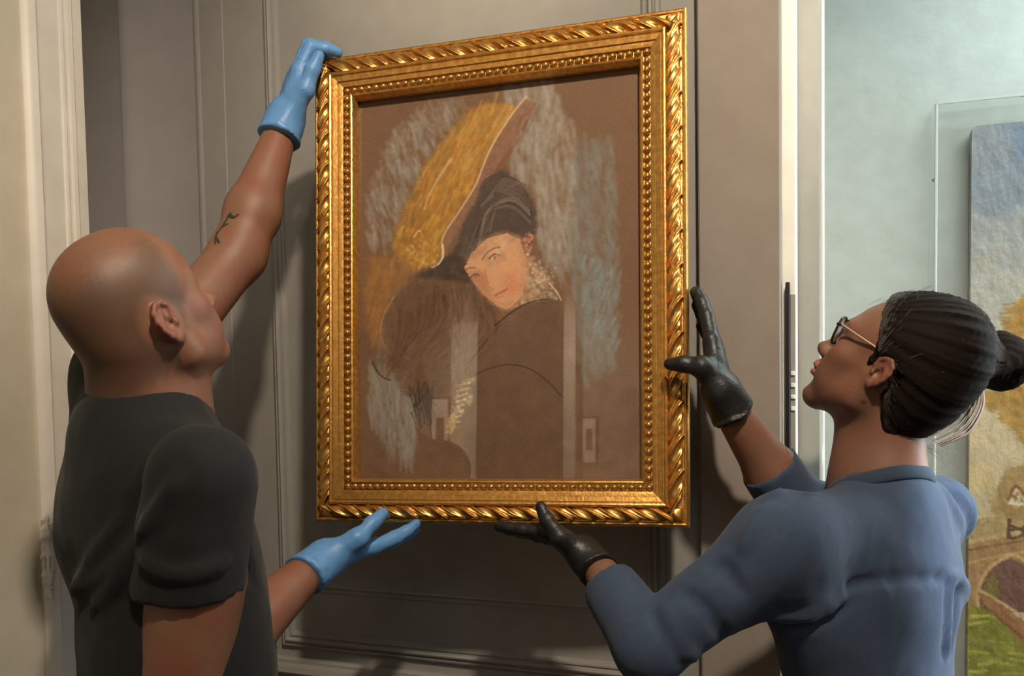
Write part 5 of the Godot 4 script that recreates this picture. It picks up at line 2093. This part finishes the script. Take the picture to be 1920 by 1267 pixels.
	e.fill(dress, rgb(94, 70, 52), 0.30, 22.0)
	e.patch(dress, rgb(92, 69, 52), 0.22, 22, 500, 0.10)
	e.patch(v2([540, 800, 700, 720, 720, 820, 640, 880, 560, 860]), rgb(98, 74, 58), 0.25, 16, 120, 0.1)
	e.line(v2([522, 760, 580, 718, 640, 692, 690, 688]), 4, 3, rgb(46, 35, 30), 0.5)
	e.line(v2([456, 908, 510, 888, 570, 880, 630, 896, 690, 940, 724, 980]), 3.4, 2.6, rgb(44, 34, 30), 0.5)
	e.line(v2([440, 870, 490, 810, 540, 756]), 4, 3, rgb(50, 38, 32), 0.4)
	# pale glove with a yellow cuff
	e.patch(v2([430, 915, 456, 920, 446, 1000, 410, 1030, 376, 1100, 364, 1080, 380, 1020, 400, 960]), rgb(196, 176, 138), 0.4, 7, 170, 0.18)
	for j in 9:
		e.line([Vector2(396 + 4 * j % 12, 940 + 16 * j), Vector2(446 - j * 5, 930 + 17 * j)], 2.6, 2.0, rgb(226, 206, 158), 0.45)
	e.patch(v2([372, 1030, 400, 1040, 388, 1090, 366, 1084]), rgb(214, 174, 84), 0.4, 6, 50)
	e.hatch(v2([250, 950, 330, 960, 310, 1060, 260, 1040]), Vector2(0.2, 1), 80, 4, rgb(58, 44, 36), 0.25, 60)
	e.hatch(v2([380, 640, 450, 660, 440, 900, 400, 960, 380, 880]), Vector2(0.1, 1), 80, 6, rgb(132, 108, 84), 0.14, 120)
	e.line(v2([122, 858, 140, 890, 160, 908, 184, 916]), 4, 2.4, rgb(56, 44, 38), 0.5)
	# gold rosette on the hat, then the light edge of its brim
	for j in 90:
		var a := e.rng.randf() * TAU
		var d := sqrt(e.rng.randf())
		e.dab(Vector2(290 + cos(a) * d * 56, 520 + sin(a) * d * 48), e.rng.randf_range(3, 8), [rgb(230, 190, 92), rgb(206, 152, 58), rgb(244, 214, 132)][j % 3], 0.4)
	e.line(v2([262, 470, 280, 450, 290, 470]), 4, 3, rgb(236, 204, 120), 0.5)
	e.line(v2([622, 72, 585, 112, 548, 160, 512, 215, 486, 270, 462, 326, 420, 388, 372, 452, 354, 488, 356, 528, 346, 556, 318, 570]), 3.6, 3.4, rgb(224, 190, 150), 0.5, 0.5)
	e.line(v2([356, 500, 357, 540, 340, 562]), 4.0, 3.0, rgb(244, 222, 184), 0.55)
	e.tooth(0.32, 0.34, rgb(66, 50, 40), rgb(186, 172, 154))
	return e.done()


func landscape() -> void:
	# an unframed canvas in a clear case on the far wall; only its left part is in the picture
	var tl := on_plane(far_at, 1822, 237, 0.035)
	var case_tl := on_plane(far_at, 1756, 194, 0.075)
	var w := 1.08
	var h := 1.72
	var o := thing("landscape_painting", "unframed landscape canvas with autumn trees and a stone arch bridge, behind the woman's head", "painting", far_at * Transform3D(Basis(), Vector3(tl.x + w / 2, tl.y - h / 2, 0.018)))
	var m := mat(Color.WHITE, 0.62)
	m.albedo_texture = landscape_texture(w, h)
	m.normal_enabled = true
	m.normal_texture = bump_tex(0.05, 91, 3.0, 512, 4)
	m.normal_scale = 0.4
	obj("canvas", soft_board(w, h, 0.018), m, o)
	obj("stretcher", box_mesh(Vector3(-w / 2 + 0.03, -h / 2 + 0.03, -0.017), Vector3(w / 2 - 0.03, h / 2 - 0.03, 0.0)), M.backboard, o)
	# clear case
	var cw := w + 2 * (tl.x - case_tl.x)
	var ch := h + 2 * (case_tl.y - tl.y)
	var c := thing("display_case", "clear acrylic display case with small screws, over the landscape canvas", "display case", far_at * Transform3D(Basis(), Vector3(case_tl.x + cw / 2, case_tl.y - ch / 2, 0.0)))
	var d := 0.075
	var t := 0.004
	obj("front_pane", box_mesh(Vector3(-cw / 2, -ch / 2, d - t), Vector3(cw / 2, ch / 2, d)), M.acrylic, c)
	for s in [-1.0, 1.0]:
		obj("side_pane", box_mesh(Vector3(s * cw / 2 - t / 2, -ch / 2, 0.001), Vector3(s * cw / 2 + t / 2, ch / 2, d - t)), M.acrylic, c)
		obj("end_pane", box_mesh(Vector3(-cw / 2, s * ch / 2 - t / 2, 0.001), Vector3(cw / 2, s * ch / 2 + t / 2, d - t)), M.acrylic, c)
		obj("polished_edge", box_mesh(Vector3(s * cw / 2 - 0.0035, -ch / 2, d - 0.003), Vector3(s * cw / 2 + 0.0035, ch / 2, d + 0.001), 0.001), M.acrylic_edge, c)
		obj("polished_edge", box_mesh(Vector3(-cw / 2, s * ch / 2 - 0.0035, d - 0.003), Vector3(cw / 2, s * ch / 2 + 0.0035, d + 0.001), 0.001), M.acrylic_edge, c)
	for p in [Vector3(-cw / 2 + 0.215, ch / 2 + 0.003, d - 0.012), Vector3(-cw / 2 - 0.003, ch / 2 - 0.205, d - 0.012)]:
		var sm := SphereMesh.new()
		sm.radius = 0.0055
		sm.height = 0.011
		sm.radial_segments = 12
		sm.rings = 6
		obj("screw", sm, M.steel, c, Transform3D(Basis(), p))


func soft_board(w: float, h: float, d: float) -> ArrayMesh:
	# a board with rounded corners, front mapped with the picture
	var a := Acc.new()
	var r := 0.016
	var edge := []
	for q in [[1, 1, 0.0], [-1, 1, 0.5], [-1, -1, 1.0], [1, -1, 1.5]]:
		for j in 6:
			var t: float = PI * (q[2] + 0.5 * j / 5.0)
			edge.append(Vector2(q[0] * (w / 2 - r) + cos(t) * r, q[1] * (h / 2 - r) + sin(t) * r))
	var k := edge.size()
	for j in k:
		var p: Vector2 = edge[j]
		var q: Vector2 = edge[(j + 1) % k]
		a.tri(Vector3(0, 0, d), Vector3(q.x, q.y, d), Vector3(p.x, p.y, d))
		a.quad(Vector3(p.x, p.y, d), Vector3(q.x, q.y, d), Vector3(q.x, q.y, 0), Vector3(p.x, p.y, 0))
	for p in a.v:
		a.uv.append(Vector2(p.x / w + 0.5, 0.5 - p.y / h))
	return a.mesh()


func landscape_texture(w: float, h: float) -> Texture2D:
	var e := Easel.new()
	# sketch units: 0..680 across, 0..1083 down
	e.grain = 0.25
	e.setup(536, 854, Vector2(0, 0), Vector2(680, 680 * h / w), rgb(206, 196, 172))
	var deep := 680 * h / w
	var bands := [[0, rgb(142, 156, 170)], [90, rgb(152, 162, 172)], [190, rgb(178, 180, 176)], [290, rgb(204, 200, 186)], [380, rgb(210, 202, 182)], [480, rgb(226, 206, 164)], [620, rgb(226, 202, 150)], [760, rgb(206, 178, 126)]]
	for j in bands.size():
		var y: float = bands[j][0]
		e.patch(v2([-10, y - 20, 690, y - 20, 690, y + 130, -10, y + 130]), bands[j][1], 0.42, 26, 420, 0.07)
	e.patch(v2([70, 20, 200, 10, 260, 90, 160, 120, 90, 80]), rgb(118, 142, 178), 0.2, 20, 120, 0.06)
	e.patch(v2([300, 60, 640, 30, 660, 240, 420, 200]), rgb(206, 206, 204), 0.3, 24, 200, 0.06)
	e.hatch(v2([0, 150, 300, 150, 300, 380, 0, 380]), Vector2(1, 0.2), 50, 6, rgb(188, 190, 188), 0.2, 120, 0.06)
	# hill and distant bushes
	e.patch(v2([0, 700, 60, 690, 160, 690, 680, 660, 680, 780, 0, 780]), rgb(190, 162, 108), 0.5, 14, 500, 0.10)
	e.fill(v2([40, 690, 36, 660, 62, 600, 96, 590, 130, 610, 160, 690]), rgb(176, 146, 92), 0.7, 5.0)
	e.patch(v2([40, 690, 36, 660, 62, 600, 96, 590, 130, 610, 160, 690]), rgb(178, 146, 90), 0.5, 9, 260, 0.14)
	e.patch(v2([130, 700, 160, 620, 300, 600, 420, 640, 420, 700]), rgb(166, 136, 82), 0.45, 12, 260, 0.14)
	e.patch(v2([0, 694, 30, 688, 30, 700, 0, 704]), rgb(96, 84, 52), 0.4, 4, 20)
	# autumn trees
	e.fill(v2([52, 340, 60, 312, 100, 296, 160, 300, 330, 250, 420, 330, 400, 520, 300, 600, 130, 560, 96, 500, 60, 470, 48, 400]), rgb(190, 138, 50), 0.75, 9.0)
	e.patch(v2([52, 340, 60, 312, 100, 296, 160, 300, 330, 250, 420, 330, 400, 520, 300, 600, 130, 560, 96, 500, 60, 470, 48, 400]), rgb(198, 146, 56), 0.5, 10, 900, 0.22)
	e.fill(v2([14, 470, 60, 452, 130, 470, 200, 520, 250, 620, 160, 640, 110, 606, 92, 560, 60, 520]), rgb(188, 144, 66), 0.7, 8.0)
	e.patch(v2([14, 470, 60, 452, 130, 470, 200, 520, 250, 620, 160, 640, 110, 606, 92, 560, 60, 520]), rgb(190, 146, 66), 0.5, 9, 420, 0.18)
	e.hatch(v2([52, 340, 100, 296, 330, 250, 420, 330, 400, 520, 130, 560]), Vector2(1, 0.5), 14, 3, rgb(226, 180, 84), 0.4, 260, 0.15)
	e.line(v2([96, 470, 130, 500, 160, 560, 170, 640]), 3, 5, rgb(120, 86, 46), 0.5)
	e.line(v2([300, 330, 310, 520, 290, 720]), 8, 14, rgb(112, 82, 50), 0.6)
	# cottage, fence, a figure on the bridge
	e.fill(v2([0, 690, 160, 672, 680, 650, 680, 760, 0, 760]), rgb(186, 156, 102), 0.6, 4.0)
	e.patch(v2([62, 656, 74, 630, 92, 652, 90, 664, 64, 664]), rgb(238, 226, 194), 0.7, 3.0, 70, 0.05)
	e.line(v2([62, 654, 74, 630, 92, 652]), 2.4, 2.0, rgb(150, 96, 60), 0.7)
	e.dab(Vector2(82, 656), 3.0, rgb(96, 76, 56), 0.7)
	e.fill(v2([92, 632, 170, 626, 170, 660, 92, 664]), rgb(176, 112, 74), 0.7)
	# bridge
	e.fill(v2([0, 730, 60, 716, 200, 690, 680, 700, 680, 900, 0, 900]), rgb(178, 138, 90), 0.9, 2.0)
	e.patch(v2([0, 740, 60, 726, 200, 700, 680, 710, 680, 900, 0, 900]), rgb(176, 136, 88), 0.35, 9, 500, 0.16)
	e.line(v2([0, 731, 60, 717, 200, 692]), 5, 5, rgb(222, 190, 136), 0.6)
	e.line(v2([0, 745, 60, 732, 200, 706]), 3, 3, rgb(128, 96, 62), 0.5)
	e.line(v2([0, 768, 60, 752, 200, 724]), 4, 4, rgb(210, 172, 116), 0.5)
	var arch := v2([18, 850, 20, 812, 34, 782, 56, 764, 70, 758, 96, 776, 118, 812, 126, 880, 90, 880])
	e.fill(arch, rgb(124, 90, 74), 0.95)
	e.patch(arch, rgb(122, 88, 74), 0.35, 8, 160, 0.14)
	e.fill(v2([22, 846, 24, 812, 38, 786, 50, 800, 50, 840, 40, 856]), rgb(142, 124, 62), 0.8)
	e.line(v2([15, 850, 17, 810, 32, 778, 56, 758, 70, 752, 98, 770, 122, 810]), 4, 4, rgb(218, 182, 126), 0.7)
	e.line(v2([62, 722, 64, 690, 66, 722, 88, 712, 66, 700]), 2.2, 2.0, rgb(104, 76, 48), 0.85)
	e.line(v2([66, 708, 100, 702]), 2.0, 2.0, rgb(110, 82, 52), 0.7)
	e.line(v2([86, 718, 86, 700]), 2.2, 2.2, rgb(104, 76, 48), 0.8)
	e.line(v2([90, 718, 90, 702]), 4.0, 4.0, rgb(70, 104, 148), 0.85)
	e.dab(Vector2(90, 697), 3.0, rgb(206, 160, 80), 0.9, 0.4)
	# water, path, meadow
	e.fill(v2([60, 856, 300, 840, 330, 930, 110, 900]), rgb(218, 208, 180), 0.85, 3.0)
	e.fill(v2([0, 846, 40, 850, 110, 920, 300, deep, 0, deep]), rgb(144, 144, 54), 0.95, 4.0)
	e.patch(v2([0, 850, 40, 856, 110, 926, 300, deep, 0, deep]), rgb(146, 146, 58), 0.4, 12, 300, 0.24)
	e.hatch(v2([0, 860, 40, 862, 110, 936, 240, deep, 0, deep]), Vector2(1, -0.1), 30, 4, rgb(182, 176, 84), 0.35, 200, 0.25)
	e.fill(v2([14, 818, 44, 836, 120, 890, 240, 980, 230, 1010, 100, 922, 30, 850]), rgb(168, 118, 74), 0.9, 2.0)
	e.line(v2([14, 816, 46, 834, 120, 886, 240, 976]), 3.5, 3.5, rgb(220, 184, 134), 0.6)
	e.line(v2([26, 846, 60, 876, 110, 920]), 3, 3, rgb(112, 78, 50), 0.4)
	e.tooth(0.25, 0.18, rgb(110, 96, 76), rgb(250, 246, 232))
	return e.done()
